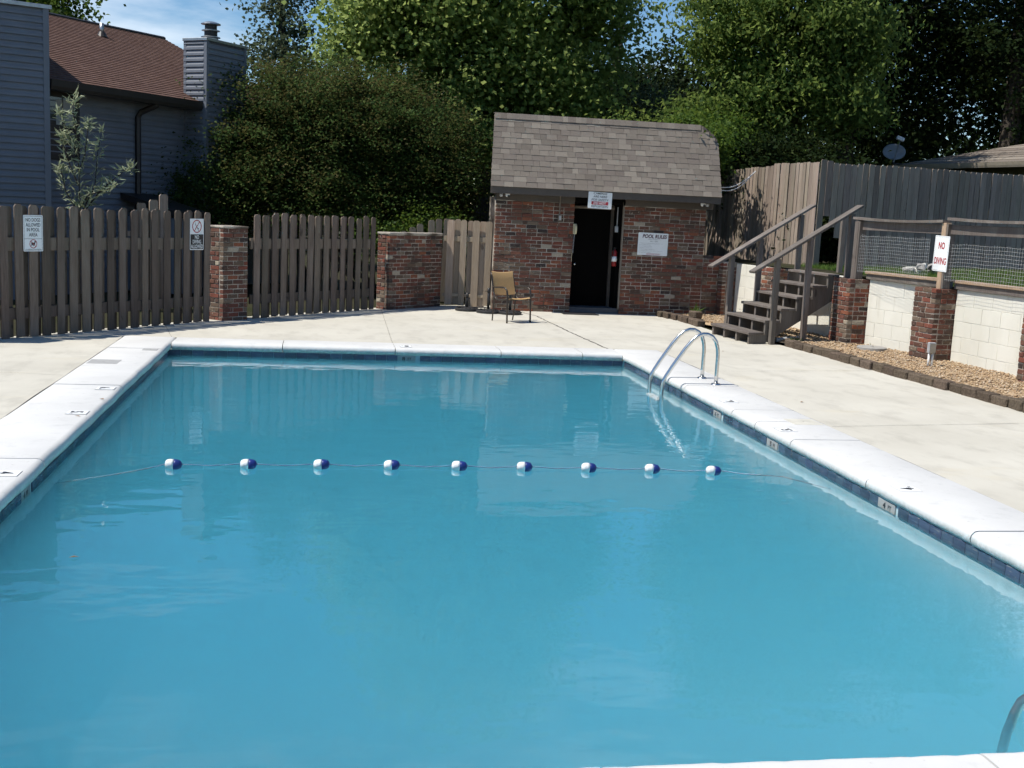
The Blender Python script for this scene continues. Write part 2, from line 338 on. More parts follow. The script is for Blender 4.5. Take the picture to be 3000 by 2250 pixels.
# ------------------------------------------------------------------ the setting: ground, deck, pool
PX0, PX1, PY0, PY1 = -1.93, 4.18, 3.675, 15.37          # inner edge of the coping
CX0, CX1, CY0, CY1 = -2.61, 4.86, 2.95, 15.98          # outer edge of the coping
WATER = -0.14
def sheet(name, outer, holes, z, mat, zf=None):
    polys = [[Vector((x, y, 0)) for x, y in outer]] + [[Vector((x, y, 0)) for x, y in h] for h in holes]
    tris = tessellate_polygon(polys); pts = [v for p in polys for v in p]; vs = [(v.x, v.y, zf(v.x, v.y) if zf else z) for v in pts]
    me = bpy.data.meshes.new(name); fs = []
    for a, b, c in tris:
        n = (Vector(pts[b]) - Vector(pts[a])).cross(Vector(pts[c]) - Vector(pts[a]))
        fs.append((a, b, c) if n.z > 0 else (a, c, b))
    me.from_pydata(vs, [], fs); me.materials.append(mat); return put(bpy.data.objects.new(name, me))
rect = lambda a, b, c, d: [(a, c), (b, c), (b, d), (a, d)]
tag(sheet('ground', rect(-400, 400, -300, 600), [rect(-2.5, 4.75, 3.05, 15.9)], -0.06, MAT['soil']), kind='structure')
def wob(seed):
    r = random.Random(seed); ph = [(r.uniform(.5, 6), r.uniform(0, 6.3), r.uniform(.3, 1)) for _ in range(5)]
    return lambda s: sum(a * math.sin(f * s + p) for f, p, a in ph) / 3
wl_, wr_ = wob(1), wob(2)
gap = .018
hole = []
for i in range(41): y = CY0 - gap + (CY1 - CY0 + 2 * gap) * i / 40; hole.append((CX0 - gap - .010 * wl_(y * 2), y))
for i in range(41): y = CY1 + gap - (CY1 - CY0 + 2 * gap) * i / 40; hole.append((CX1 + gap + .010 * wr_(y * 2), y))
deck_poly = [(-9, -5), (7.62, -5), (7.62, 12.3), (7.45, 16), (7.3, 17.0), (6.8, 19.0), (6.8, 22.05), (3.2, 22.95), (2.3, 22.6), (1.0, 21.55), (-1.75, 18.55), (-9, 9.0)]
tag(sheet('deck', deck_poly, [hole], 0.0, MAT['concrete']), kind='structure')
tag(sheet('coping_joint_filler', rect(CX0 - .06, CX1 + .06, CY0 - .06, CY1 + .06), [rect(CX0 + .2, CX1 - .2, CY0 + .2, CY1 - .2)], -0.012, MAT['joint']), kind='structure')
# saw-cut joints and cracks in the deck: narrow dark grooves filled with grit
def groove(path, w, name='deck_crack', seed=0):
    r = random.Random(seed); vs = []; fs = []
    P = []
    for (a, b) in zip(path[:-1], path[1:]):
        n = max(2, int((Vector(b) - Vector(a)).length / .12))
        for i in range(n): P.append(Vector(a).lerp(Vector(b), i / n))
    P.append(Vector(path[-1]))
    for i, p in enumerate(P):
        d = (P[min(i + 1, len(P) - 1)] - P[max(i - 1, 0)]).normalized(); nrm = Vector((-d.y, d.x)); j = nrm * r.uniform(-.4, .4) * w; ww = w * r.uniform(.35, 1.0) / 2
        vs += [(p.x + j.x - nrm.x * ww, p.y + j.y - nrm.y * ww, .004), (p.x + j.x + nrm.x * ww, p.y + j.y + nrm.y * ww, .004)]
    for i in range(len(P) - 1): fs.append((2 * i, 2 * i + 2, 2 * i + 3, 2 * i + 1))
    me = bpy.data.meshes.new(name); me.from_pydata(vs, [], fs); me.materials.append(MAT['joint']); o = put(bpy.data.objects.new(name, me)); return tag(o, kind='structure')
groove([(3.78, 21.6), (3.97, 20.9), (4.02, 18.5), (4.12, 16.0)], .035, seed=1)
groove([(4.9, 13.9), (7.4, 14.35)], .008, seed=2); groove([(4.9, 10.2), (7.5, 10.6)], .008, seed=3)
groove([(4.05, 17.2), (7.3, 17.5)], .007, seed=7); groove([(-2.0, 16.0), (-2.3, 17.6)], .007, seed=8); groove([(1.0, 16.0), (1.1, 21.2)], .007, seed=9)
groove([(-2.65, 12.4), (-5.2, 12.9)], .006, seed=5)

pool = bpy.data.objects.new('swimming_pool', None); put(pool, None, T(0, 0, 0)); tag(pool, 'rectangular in-ground pool with white coping and blue waterline tile', 'pool', kind='structure')
sx0, sx1, sy0, sy1 = PX0 - .03, PX1 + .03, PY0 - .03, PY1 + .03
prof = [(sy0, -1.05), (7.0, -1.15), (9.5, -1.45), (12.0, -1.8), (14, -2.4), (sy1, -2.45)]
m = MB()
for (a, za), (b, zb) in zip(prof[:-1], prof[1:]):
    m.add([(sx0, a, za), (sx1, a, za), (sx1, b, zb), (sx0, b, zb)], [(0, 1, 2, 3)])
    m.add([(sx0, a, za), (sx0, b, zb), (sx0, b, -.085), (sx0, a, -.085)], [(0, 1, 2, 3)])
    m.add([(sx1, a, za), (sx1, b, zb), (sx1, b, -.085), (sx1, a, -.085)], [(3, 2, 1, 0)])
m.add([(sx0, sy0, -1.05), (sx1, sy0, -1.05), (sx1, sy0, -.085), (sx0, sy0, -.085)], [(3, 2, 1, 0)])
m.add([(sx0, sy1, -2.45), (sx1, sy1, -2.45), (sx1, sy1, -.085), (sx0, sy1, -.085)], [(0, 1, 2, 3)])
m.obj('basin', MAT['plaster'], pool)
# coping slabs with a rounded, slightly wavy nose
def coping(p0, p1, inward, w, joints, amp, seed):
    """p0->p1 outer line; inward: unit vector to the pool; joints: positions along the line"""
    p0, p1, inn = Vector(p0), Vector(p1), Vector(inward); L = (p1 - p0).length; d = (p1 - p0).normalized(); wb_ = wob(seed)
    js = [0] + sorted(joints) + [L]
    for k in range(len(js) - 1):
        a, b = js[k] + .005, js[k + 1] - .005; n = max(2, int((b - a) / .045)); mm = MB(); rings = []
        dz = rnd.uniform(-.002, .002)
        pr = [(0, -.09), (0, .006), (.01, .010), (w - .055, .010), (w - .028, .004), (w - .008, -.014), (w, -.042), (w - .005, -.068), (w - .018, -.084), (w - .045, -.09)]
        for i in range(n + 1):
            s = a + (b - a) * i / n; e = amp * wb_(s * 1.15) + .0035 * wb_(s * 6.0)
            rings.append([(p0 + d * s + inn * (q + ((e + rnd.uniform(-.0022, .0022)) if q > w - .05 else 0))).to_tuple()[:2] + (z + dz + (rnd.uniform(-.0018, .0018) if q > w - .05 else 0),) for q, z in pr])
        vs = [v for rg in rings for v in rg]; N = len(pr); fs = []
        flip = d.to_3d().cross(inn.to_3d()).z < 0
        for i in range(n):
            for q in range(N):
                f = (i * N + q, (i + 1) * N + q, (i + 1) * N + (q + 1) % N, i * N + (q + 1) % N); fs.append(f[::-1] if flip else f)
        fs += [tuple(range(N)) if flip else tuple(range(N - 1, -1, -1)), tuple((n * N + q) for q in (range(N - 1, -1, -1) if flip else range(N)))]
        mm.add(vs, fs); o = mm.obj('coping_slab', MAT['coping'], pool); smooth_by_angle(o.data, 50)
coping((CX0, CY0), (CX0, CY1), (1, 0), PX0 - CX0, [y - CY0 for y in (5.1, 6.75, 8.42, 10.05, 11.78, 13.5, 14.7)], .014, 3)
coping((CX1, CY0), (CX1, CY1), (-1, 0), CX1 - PX1, [y - CY0 for y in (5.05, 6.57, 8.04, 9.5, 10.37, 11.02, 12.6, 13.9)], .004, 4)
coping((PX0 + .004, CY1), (PX1 - .004, CY1), (0, -1), CY1 - PY1, [x - PX0 for x in (-.5, 1.0, 2.45, 3.6)], .003, 5)
coping((PX0 + .004, CY0), (PX1 - .004, CY0), (0, 1), PY0 - CY0, [x - PX0 for x in (-.5, 1.0, 2.45)], .003, 6)
# waterline tiles
tm = MB().box(-.0725, .0725, -.006, .006, -.0375, .0375).mesh('waterline_tile'); bev(tm, .003); tm.materials.append(MAT['tile'])
def tiles(p0, p1, nrm, skip=()):
    p0, p1 = Vector(p0), Vector(p1); L = (p1 - p0).length; d = (p1 - p0) / L; n = int(L / .15)
    for i in range(n):
        p = p0 + d * (.15 * i + .075); q = p.y if abs(d.y) > .5 else p.x
        if any(abs(q - s) < .15 for s in skip): continue
        inst('waterline_tile', tm, pool, frame((p.x + nrm[0] * .006, p.y + nrm[1] * .006, -.1285), (-nrm[1], nrm[0], 0), (-nrm[0], -nrm[1], 0), (0, 0, 1)))
tiles((sx1, sy0), (sx1, sy1), (-1, 0), (7.72, 9.95, 11.5)); tiles((sx0, sy0), (sx0, sy1), (1, 0), (7.95,)); tiles((sx0, sy1), (sx1, sy1), (0, -1), (1.15,))

# ---- text
def text_mesh(body, w, h, shear=0.0, off=0.012, depth=.0006, spacing=1.0):
    cu = bpy.data.curves.new('t', 'FONT'); cu.body = body; cu.size = 1; cu.align_x = 'CENTER'; cu.shear = shear; cu.offset = off; cu.extrude = .002; cu.resolution_u = 3; cu.space_character = spacing
    o = bpy.data.objects.new('t', cu); col.objects.link(o); dg = bpy.context.evaluated_depsgraph_get(); me = bpy.data.meshes.new_from_object(o.evaluated_get(dg)); bpy.data.objects.remove(o); bpy.data.curves.remove(cu)
    v = np.zeros(len(me.vertices) * 3); me.vertices.foreach_get('co', v); v = v.reshape(-1, 3); lo, hi = v.min(0), v.max(0)
    v = (v - (lo + hi) / 2) / np.maximum(hi - lo, 1e-6) * np.array([w, h, depth * 2]); me.vertices.foreach_set('co', v.ravel()); me.update(); return me
def lettering(body, parent, M, w, h, mat, name='lettering', **k):
    me = text_mesh(body, w, h, **k); me.name = name; me.materials.clear(); me.materials.append(mat); return inst(name, me, parent, M)
# depth numbers on the coping: flat tile + numeral, and on the waterline
def depth_mark(x, y, num, upd):
    upv = Vector(upd); rv = Vector((upv.y, -upv.x, 0)); Mx = frame((x, y, .0125), rv, upv, (0, 0, 1))
    o = MB().box(-.075, .075, -.085, .085, -.002, .0015).obj('depth_marker', MAT['whitep'], pool, Mx, world=False)
    MB().box(-.078, .078, -.088, .088, -.003, -.0005).obj('tile_border', MAT['greyp'], o, Mx @ T(0, 0, .0), world=False)
    lettering(num, o, Mx @ T(-.012, -.005, .003), .058, .105, MAT['blackp'], 'numeral', off=.03)
    lettering('FT', o, Mx @ T(.046, -.045, .003), .026, .022, MAT['blackp'], 'unit_lettering', off=.015)
for a in ((-2.07, 11.56, '6', (1, 0, 0)), (-2.07, 10.24, '5', (1, 0, 0)), (-2.07, 7.95, '4', (1, 0, 0)), (4.33, 11.51, '6', (-1, 0, 0)), (4.32, 9.94, '5', (-1, 0, 0)), (4.33, 7.69, '4', (-1, 0, 0)), (1.16, 15.6, '8', (0, -1, 0))): depth_mark(*a)
def wall_mark(x, y, num, nrm):
    n = Vector(nrm); rv = Vector((-n.y, n.x, 0)); Mx = frame((x + n.x * .009, y + n.y * .009, -.128), rv, (0, 0, 1), n)
    o = MB().box(-.13, .13, -.034, .034, -.008, .002).obj('depth_marker', MAT['lid'], pool, Mx, world=False)
    lettering(num, o, Mx @ T(-.03, -.002, .003), .04, .045, MAT['blackp'], 'numeral', off=.03); lettering('FT', o, Mx @ T(.05, -.004, .003), .05, .03, MAT['blackp'], 'unit_lettering', off=.02)
for a in ((sx1, 7.72, '4', (-1, 0, 0)), (sx1, 9.95, '5', (-1, 0, 0)), (sx1, 11.5, '6', (-1, 0, 0)), (sx0, 7.95, '4', (1, 0, 0)), (1.15, sy1, '8', (0, -1, 0))): wall_mark(*a)
def lid(x, y, w, d, mat):
    o = MB().box(x - w / 2, x + w / 2, y - d / 2, y + d / 2, .008, .0135).obj('skimmer_lid', mat, pool, bevel=.002)
    MB().lathe([(.006, .0135), (.006, .0145)], 8, T(x, y, 0)).obj('lid_screw', MAT['iron'], o)
lid(-2.42, 13.42, .33, .34, MAT['lid']); lid(-2.08, 14.6, .18, .16, MAT['lid']); lid(4.68, 10.37, .30, .30, MAT['lid2'])
# water body (closed box; its sides sit just behind the basin walls)
wmesh = MB().box(sx0 - .03, sx1 + .03, sy0 - .03, sy1 + .03, -2.6, WATER)
wo_ = wmesh.obj('pool_water', MAT['water']); tag(wo_, 'milky turquoise blue water filling the pool', 'water', kind='structure')

# ------------------------------------------------------------------ brickwork
CH = .0735
def brick_mesh(L, H, D, seed):
    r = random.Random(seed); m = MB().box(-L / 2, L / 2, -D / 2, D / 2, -H / 2, H / 2); me = m.mesh('brick'); bev(me, .006, 1)
    for v in me.vertices: v.co += Vector((r.uniform(-.003, .003), r.uniform(-.003, .003), r.uniform(-.0025, .0025)))
    me.materials.append(MAT['brick']); return me
BR = [brick_mesh(.194, .062, .09, i) for i in range(7)]; BH = [brick_mesh(.092, .062, .09, 20 + i) for i in range(4)]
def wall_bricks(o, d, L, z0, z1, nrm, jut=.009, openz=None, phase=0, seed=1, top_rowlock=False, ch=CH):
    """list of (matrix, mesh, length) for one face: o start point, d along, nrm outward"""
    r = random.Random(seed); out = []; d = Vector(d).normalized(); nrm = Vector(nrm).normalized(); n = int(round((z1 - z0) / ch))
    for k in range(n):
        z = z0 + (k + .5) * ch; s = 0.0; first = (k + phase) % 2 == 1; rowoff = r.uniform(-.012, .012)
        while s < L - .035:
            l = .104 if (first and s == 0) else .206
            if s == 0: l += rowoff
            if r.random() < .07 and s > 0: l = .104
            l = min(l, L - s)
            if L - s - l < .05: l = L - s
            rot = r.uniform(-.012, .012); me = r.choice(BR) if l > .15 else r.choice(BH); base = .206 if l > .15 else .104
            c = Vector(o) + d * (s + l / 2) - nrm * (.045 - jut + r.uniform(-.004, .004)); c.z = z + r.uniform(-.002, .002)
            M = frame(c, d, -nrm, Vector((0, 0, 1))) @ Matrix.Rotation(rot, 4, 'Y') @ Matrix.Diagonal(((l - .012) / (base - .012), 1, 1, 1))
            if d.cross(-nrm).z < 0: M = frame(c, -d, -nrm, Vector((0, 0, 1))) @ Matrix.Rotation(rot, 4, 'Y') @ Matrix.Diagonal(((l - .012) / (base - .012), 1, 1, 1))
            out.append((M, me, l)); s += l
    return out
def lay(bricks, parent, limit=300):
    order = sorted(range(len(bricks)), key=lambda i: -round(bricks[i][2], 2))
    for i in order[:limit]: inst('brick', bricks[i][1], parent, bricks[i][0])
    rest = order[limit:]
    if rest:
        m = MB()
        for i in rest:
            M, me, _ = bricks[i]; m.add([M @ v.co for v in me.vertices], [tuple(p.vertices) for p in me.polygons])
        tag(m.obj('remaining_bricks', MAT['brick'], parent), kind='stuff')
def brick_pillar(name, o, u, w, dep, h, label, group=None, capz=.03, seed=1, faces='fl', z0=-.02, cat='pillar'):
    """o: front-left... corner on the ground, u: along the front face, front normal = u rotated -90deg"""
    u = Vector((u[0], u[1], 0)).normalized(); nf = Vector((u.y, -u.x, 0)); o = Vector((o[0], o[1], 0)); back = -nf
    t = thing(name, o, label, cat, group); core = MB(); i = .009
    q = [o + u * i + back * i, o + u * (w - i) + back * i, o + u * (w - i) + back * (dep - i), o + u * i + back * (dep - i)]
    core.prism([(p.x, p.y) for p in q], z0, z0 + h - .004); core.obj('mortar_core', MAT['mortar'], t)
    B = []
    if 'f' in faces: B += wall_bricks(o, u, w, z0, z0 + h, nf, 0, seed=seed)
    if 'l' in faces: B += wall_bricks(o + back * .094, back, dep - .094, z0, z0 + h, -u, 0, phase=1, seed=seed + 1)
    if 'r' in faces: B += wall_bricks(o + u * w + back * .094, back, dep - .094, z0, z0 + h, u, 0, phase=1, seed=seed + 2)
    lay(B, t)
    if capz:
        c = [o - u * .004 - back * .004, o + u * (w + .004) - back * .004, o + u * (w + .004) + back * (dep + .004), o - u * .004 + back * (dep + .004)]
        MB().prism([(p.x, p.y) for p in c], z0 + h - .003, z0 + h + capz).obj('mortar_cap', MAT['mortar'], t, bevel=.008)
    return t
FD = Vector((.612, .791, 0)); FN = Vector((.791, -.612, 0))           # direction and front normal of the left fence
brick_pillar('brick_pillar', (-4.34, 14.86), FD.to_2d(), .40, .42, 1.45, 'old brick pillar cut off by the left edge of the picture', 'brick pillars of the left fence', seed=40, faces='fr')
brick_pillar('brick_pillar', (-1.52, 18.33), (.72, .694), .50, .45, 1.47, 'old brick pillar between the two dark picket fence runs', 'brick pillars of the left fence', seed=50, faces='flr')
# jog wall
jw = thing('brick_wall', (1.2, 21.2, 0), 'low mossy brick wall between picket fence and bare wood gate', 'wall')
jd = Vector((.712, .702, 0)); jn = Vector((.702, -.712, 0)); jo = Vector((1.22, 21.2, 0))
c = MB()
def quadbox(m, o, d, n, a, b, f, bk, z0, z1):
    P = [o + d * a + n * f, o + d * b + n * f, o + d * b - n * bk, o + d * a - n * bk]; m.prism([(p.x, p.y) for p in P], z0, z1)
quadbox(c, jo, jd, jn, .009, 1.17, -.009, .3, -.02, 1.40); quadbox(c, jo, jd, jn, 1.172, 1.58, -.059, .3, -.02, 1.40); c.obj('mortar_core', MAT['mortar'], jw)
lay(wall_bricks(jo, jd, 1.18, -.02, 1.38, jn, 0, seed=61) + wall_bricks(jo + jd * 1.18 - jn * .05, jd, .4, -.02, 1.38, jn, 0, seed=62) + wall_bricks(jo - jn * .094, -jn, .21, -.02, 1.38, -jd, 0, phase=1, seed=63), jw)
c = MB(); quadbox(c, jo, jd, jn, -.012, 1.175, .012, .31, 1.385, 1.425); quadbox(c, jo, jd, jn, 1.18, 1.585, -.035, .31, 1.385, 1.425); c.obj('mortar_cap', MAT['mortar'], jw, bevel=.008)

# ------------------------------------------------------------------ board fences
def board_mesh(w, h, t=.019, ear=.032, name='board', mat='stain', cut=0.0):
    pts = [(-w / 2, cut if cut > 0 else 0), (w / 2, 0 if cut >= 0 else -cut), (w / 2, h - ear), (w / 2 - ear * .8, h), (-w / 2 + ear * .8, h), (-w / 2, h - ear)]
    m = MB().prism(pts, -t / 2, t / 2, Matrix(((1, 0, 0, 0), (0, 0, -1, 0), (0, 1, 0, 0), (0, 0, 0, 1)))); me = m.mesh(name); me.materials.append(MAT[mat]); return me
def place_board(me, parent, p, d, n, z, lean=0, tw=0, name='board'):
    return inst(name, me, parent, frame((p.x, p.y, z), d, -n, Vector((0, 0, 1))) @ Matrix.Rotation(lean, 4, 'Y') @ Matrix.Rotation(tw, 4, 'Z'))
def shadowbox(name, o, d, L, nb, w, h, label, group=None, mat='stain', z0=.014, rails=((.24, .39), (1.12, 1.29)), seed=1, back=True, hv=.012):
    r = random.Random(seed); d = Vector(d).normalized(); n = Vector((d.y, -d.x, 0)); o = Vector(o); t = thing(name, o, label, 'fence', group)
    for a, b in rails:
        mm = MB(); quadbox(mm, o, d, n, 0, L, -.011, .048, a, b); mm.obj('rail', MAT[mat], t, bevel=.003)
    sp = L / nb; ms = [board_mesh(w * k, h + q, mat=mat) for k, q in ((1, 0), (1.10, -.010), (.92, .008), (1.04, .016), (.97, -.014), (1.18, .004))]
    for i in range(nb):
        p = o + d * (sp * (i + .5) + r.uniform(-.02, .02)) + n * r.uniform(.0005, .006); place_board(r.choice(ms), t, p, d, n, z0 - r.uniform(0, .03), r.uniform(-.011, .011), r.uniform(-.05, .05), 'picket')
    if back:
        for i in range(nb):
            p = o + d * (sp * (i + 1.0) + r.uniform(-.012, .012)) - n * .0605
            if i < nb - 1: place_board(r.choice(ms), t, p, d, n, z0 - r.uniform(0, .03), r.uniform(-.006, .006), r.uniform(-.02, .02), 'picket')
    return t
f1 = shadowbox('picket_fence', Vector((-4.03, 15.27, 0)) , FD, 3.82, 18, .122, 1.69, 'dark brown shadowbox picket fence at far left with dogs and diving signs', 'brown picket fences', seed=3)
d2 = Vector((.653, .757, 0))
f2 = shadowbox('picket_fence', (-1.12, 18.80, 0), d2, 3.2, 15, .118, 1.68, 'dark brown shadowbox picket fence between brick pillar and low brick wall', 'brown picket fences', seed=5)
gd = Vector((.974, -.228, 0))
g = shadowbox('wooden_gate', (2.34, 22.40, 0), gd, 1.02, 4, .13, 1.66, 'bare weathered wooden gate beside the brick pool house', None, 'bare', z0=.05, rails=((.2, .26), (1.28, 1.38)), seed=9)
g['category'] = 'gate'
# lower fence pieces behind
bf = thing('back_fence', (1.5, 23.6, 0), 'short grey board fence behind the low brick wall', 'fence')
mm = MB(); quadbox(mm, Vector((1.3, 23.35, 0)), Vector((1, .1, 0)).normalized(), Vector((.1, -1, 0)).normalized(), 0, 1.5, -.02, .05, 1.0, 1.09); mm.obj('rail', MAT['bare'], bf)
for i, (s, h) in enumerate(((.18, 1.38), (.33, 1.41), (.52, 1.50), (.68, 1.57), (.9, 1.66), (1.03, 1.69), (1.18, 1.70), (1.35, 1.68))):
    place_board(board_mesh(.13, h, mat='bare'), bf, Vector((1.3 + s, 23.35 + s * .1, 0)), Vector((1, .1, 0)).normalized(), Vector((.1, -1, 0)).normalized(), 0, rnd.uniform(-.02, .02), 0, 'picket')
bf2 = thing('back_fence', (-3.4, 21.0, 0), 'three pale fence boards poking up behind the left picket fence', 'fence')
for i, (s, h) in enumerate(((0, 1.76), (.27, 1.82), (.5, 1.92))):
    place_board(board_mesh(.19, h, mat='bare'), bf2, Vector((-3.02, 20.2, 0)) + FD * s, FD, FN, 0, 0, 0, 'picket')
mm = MB(); quadbox(mm, Vector((-3.2, 19.97, 0)), FD, FN, 0, .9, -.011, .05, 1.2, 1.29); mm.obj('rail', MAT['bare'], bf2)

# tall stained fence on the terrace
def solid_fence(name, o, d, L, w, ztop, zbot, label, seed, mat='stain2', opening=None, drop=None):
    r = random.Random(seed); d = Vector(d).normalized(); n = Vector((d.y, -d.x, 0)); o = Vector(o); t = thing(name, o, label, 'fence', 'tall board fences on the terrace'); nb = int(L / w)
    for zz in (zbot + .35, (zbot + ztop) / 2, ztop - .3):
        a0 = opening[1] if opening and zz < opening[2] else 0
        mm = MB(); quadbox(mm, o, d, n, a0, L, -.012, .05, zz, zz + .09); mm.obj('rail', MAT[mat], t)
    for i in range(nb):
        s = (i + .5) * w; zt = ztop + (drop(s) if drop else 0) + r.uniform(-.012, .012); zb = zbot
        if opening and opening[0] < s < opening[1]:
            zb = opening[2] - (s - opening[0]) / (opening[1] - opening[0]) * (opening[2] - opening[3])
        place_board(board_mesh(w - r.uniform(.004, .018), zt - zb, .018, .022, mat=mat), t, o + d * s + n * r.uniform(-.012, .008), d, n, zb, r.uniform(-.003, .003), 0)
    return t
FC = Vector((9.42, 21.12, 0)); fdir = Vector((-.207, .978, 0)).normalized()
solid_fence('board_fence', FC + fdir * 4.905, -fdir, 4.905, .109, 3.13, .75, 'sunlit tall board fence behind the wooden stairs', 21, drop=lambda s: -.10 * max(0, (3.3 - s) / 3.3) - (.05 if s < 3.4 else 0))
solid_fence('board_fence', FC + Vector((.02, -.01, 0)), (.98, .2, 0), 9.0, .14, 3.10, 1.0, 'shaded tall board fence behind the wire mesh railing', 22, opening=(.2, .72, 2.12, 1.35), drop=lambda s: .07 if s < .3 else (.02 if s < 1 else .05))

# ------------------------------------------------------------------ pool house
sh = thing('pool_house', (5.3, 21.87, 0), 'small brick pool house with steep shingled roof and dark door', 'building')
FY = 21.87
c = MB()
c.box(3.27, 4.80, FY + .009, FY + .24, -.02, 2.20); c.box(5.81, 7.46, FY + .009, FY + .24, -.02, 2.20); c.box(7.462, 7.9, FY + .012, FY + .24, -.02, 1.18)
c.prism([(3.31, FY + .242), (3.55, FY + .242), (3.95, 24.4), (3.70, 24.4)], -.02, 2.20); c.box(7.2, 7.455, FY + .242, 24.4, -.02, 2.20); c.box(3.5, 7.2, 24.2, 24.41, -.02, 2.2)
c.obj('mortar_core', MAT['mortar'], sh)
B = wall_bricks((3.26, FY, 0), (1, 0, 0), 1.55, -.02, 2.12, (0, -1, 0), 0, seed=71) + wall_bricks((5.80, FY, 0), (1, 0, 0), 1.67, -.02, 2.12, (0, -1, 0), 0, seed=72) + wall_bricks((7.475, FY, 0), (1, 0, 0), .43, -.02, 1.2, (0, -1, 0), 0, seed=73)
lay(B, sh, 300)
def stuff_bricks(B, parent):
    m = MB()
    for M, me, _ in B: m.add([M @ v.co for v in me.vertices], [tuple(p.vertices) for p in me.polygons])
    tag(m.obj('side_bricks', MAT['brick'], parent), kind='stuff')
stuff_bricks(wall_bricks((3.28, FY + .1, 0), (.165, 1, 0), 2.4, -.02, 2.12, (-1, .165, 0), 0, phase=1, seed=74) + wall_bricks((7.47, FY + .1, 0), (0, 1, 0), 2.4, -.02, 2.12, (1, 0, 0), 0, phase=1, seed=75), sh)
MB().box(3.255, 4.80, FY - .012, FY + .1, 2.122, 2.243).obj('frieze_board', MAT['trim'], sh); MB().box(5.81, 7.6, FY - .012, FY + .1, 2.122, 2.243).obj('frieze_board', MAT['trim'], sh)
MB().prism([(3.1, 21.50), (7.6, 21.50), (7.6, 24.6), (3.62, 24.6)], 2.245, 2.262).obj('soffit', MAT['trim'], sh)
MB().box(3.09, 7.61, 21.475, 21.498, 2.235, 2.385).obj('fascia', MAT['trim'], sh, bevel=.003)
# door, frame, step
MB().box(4.802, 5.808, 21.92, 24.0, -.02, .105).obj('door_step', MAT['step'], sh)
dr = MB().box(4.90, 5.66, 22.40, 22.44, .115, 2.03).obj('door', MAT['door'], sh, bevel=.004)
vt = MB().box(5.02, 5.50, 22.384, 22.398, .30, .78).obj('vent_panel', MAT['door'], dr)
for k in range(12): MB().box(5.04, 5.48, 22.378, 22.388, .325 + k * .037, .345 + k * .037).obj('slat', MAT['door'], vt)
MB().lathe([(.012, 0), (.012, .03), (.028, .035), (.030, .05), (.022, .062), (.004, .066)], 14, frame((4.965, 22.40, .93), (1, 0, 0), (0, 0, 1), (0, -1, 0))).obj('door_knob', MAT['steel'], dr, smooth=True)
fm = MB(); fm.box(4.803, 4.898, 22.35, 22.46, .106, 2.12); fm.box(5.662, 5.72, 22.35, 22.46, .106, 2.12); fm.box(4.803, 5.72, 22.34, 22.46, 2.032, 2.09); fm.obj('door_frame', MAT['trim'], sh)
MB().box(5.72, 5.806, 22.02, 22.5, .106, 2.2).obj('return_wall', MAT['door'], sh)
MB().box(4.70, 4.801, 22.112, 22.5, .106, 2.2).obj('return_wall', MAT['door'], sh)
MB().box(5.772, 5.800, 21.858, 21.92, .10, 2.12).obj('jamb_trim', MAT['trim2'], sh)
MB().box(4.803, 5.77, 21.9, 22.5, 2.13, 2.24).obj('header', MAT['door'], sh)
MB().box(4.81, 5.72, 22.33, 22.339, 2.03, 2.075).obj('header_trim', MAT['trim2'], sh)
# mansard roof with shingles
E0 = Vector((0, 21.468, 2.372)); E1 = Vector((0, 22.03, 3.75)); sv = (E1 - E0); SL = sv.length; sv.normalize(); snr = Vector((0, -sv.z, sv.y))
m = MB()
m.prism([(3.10, 0), (7.60, 0), (7.60, SL * .80), (7.53, SL * .88), (7.42, SL * .95), (7.30, SL), (3.19, SL)], -.05, 0, frame(E0, (1, 0, 0), sv, snr))
roof = m.obj('roof', MAT['trim'], sh)
MB().add([(3.19, 22.04, 3.735), (7.3, 22.04, 3.735), (7.3, 24.7, 3.5), (3.64, 24.7, 3.5), (3.64, 24.7, 2.25), (7.6, 24.7, 2.25)], [(0, 1, 2, 3), (3, 2, 5, 4)]).obj('rear_roof', MAT['taupe'], sh)
MB().add([(3.106, 21.5, 2.3), (3.195, 22.04, 3.73), (3.642, 24.7, 3.49), (3.642, 24.7, 2.25)], [(0, 3, 2, 1)]).obj('gable_panel', MAT['trim'], sh)
MB().add([(7.598, 21.5, 2.3), (7.598, 21.91, 3.45), (7.3, 22.04, 3.73), (7.3, 24.7, 3.49), (7.598, 24.7, 3.2), (7.598, 24.7, 2.25)], [(0, 5, 4, 1), (1, 4, 3, 2)]).obj('gable_panel', MAT['trim'], sh)
SH = []
for k in range(5):
    r = random.Random(90 + k); w = (.12, .15, .18, .21, .25)[k]
    me = MB().prism([(-w / 2 + .0008, 0), (w / 2 - .0008, 0), (w / 2 - .0008 - r.uniform(0, .008), .135), (-w / 2 + .0008 + r.uniform(0, .008), .135)], .0, .007).mesh('shingle'); me.materials.append(MAT['taupe']); SH.append((w, me))
tabs = []; rows = 13; ex = (SL - .045) / rows
r = random.Random(5)
for k in range(rows):
    x = 3.085 + .095 * k / rows; xe = 7.615 - max(0, (k + 1) / rows - .80) * 1.45
    while x < xe - .03:
        w, me = r.choice(SH); lw = min(w, xe - x)
        if xe - x - lw < .06: lw = xe - x
        lift = .002 + (.003 if r.random() < .5 else 0)
        M = frame(E0 + sv * (k * ex - .012) + snr * lift + Vector((x + lw / 2, 0, 0)), Vector((1, 0, 0)), sv, snr) @ Matrix.Rotation(-.04, 4, 'X') @ Matrix.Diagonal((lw / w, 1, 1, 1)); M = M @ T(0, 0, .0075)
        tabs.append((M, me, lw)); x += lw
order = sorted(range(len(tabs)), key=lambda i: -tabs[i][2])
for i in order[:300]: inst('shingle', tabs[i][1], roof, tabs[i][0])
m = MB()
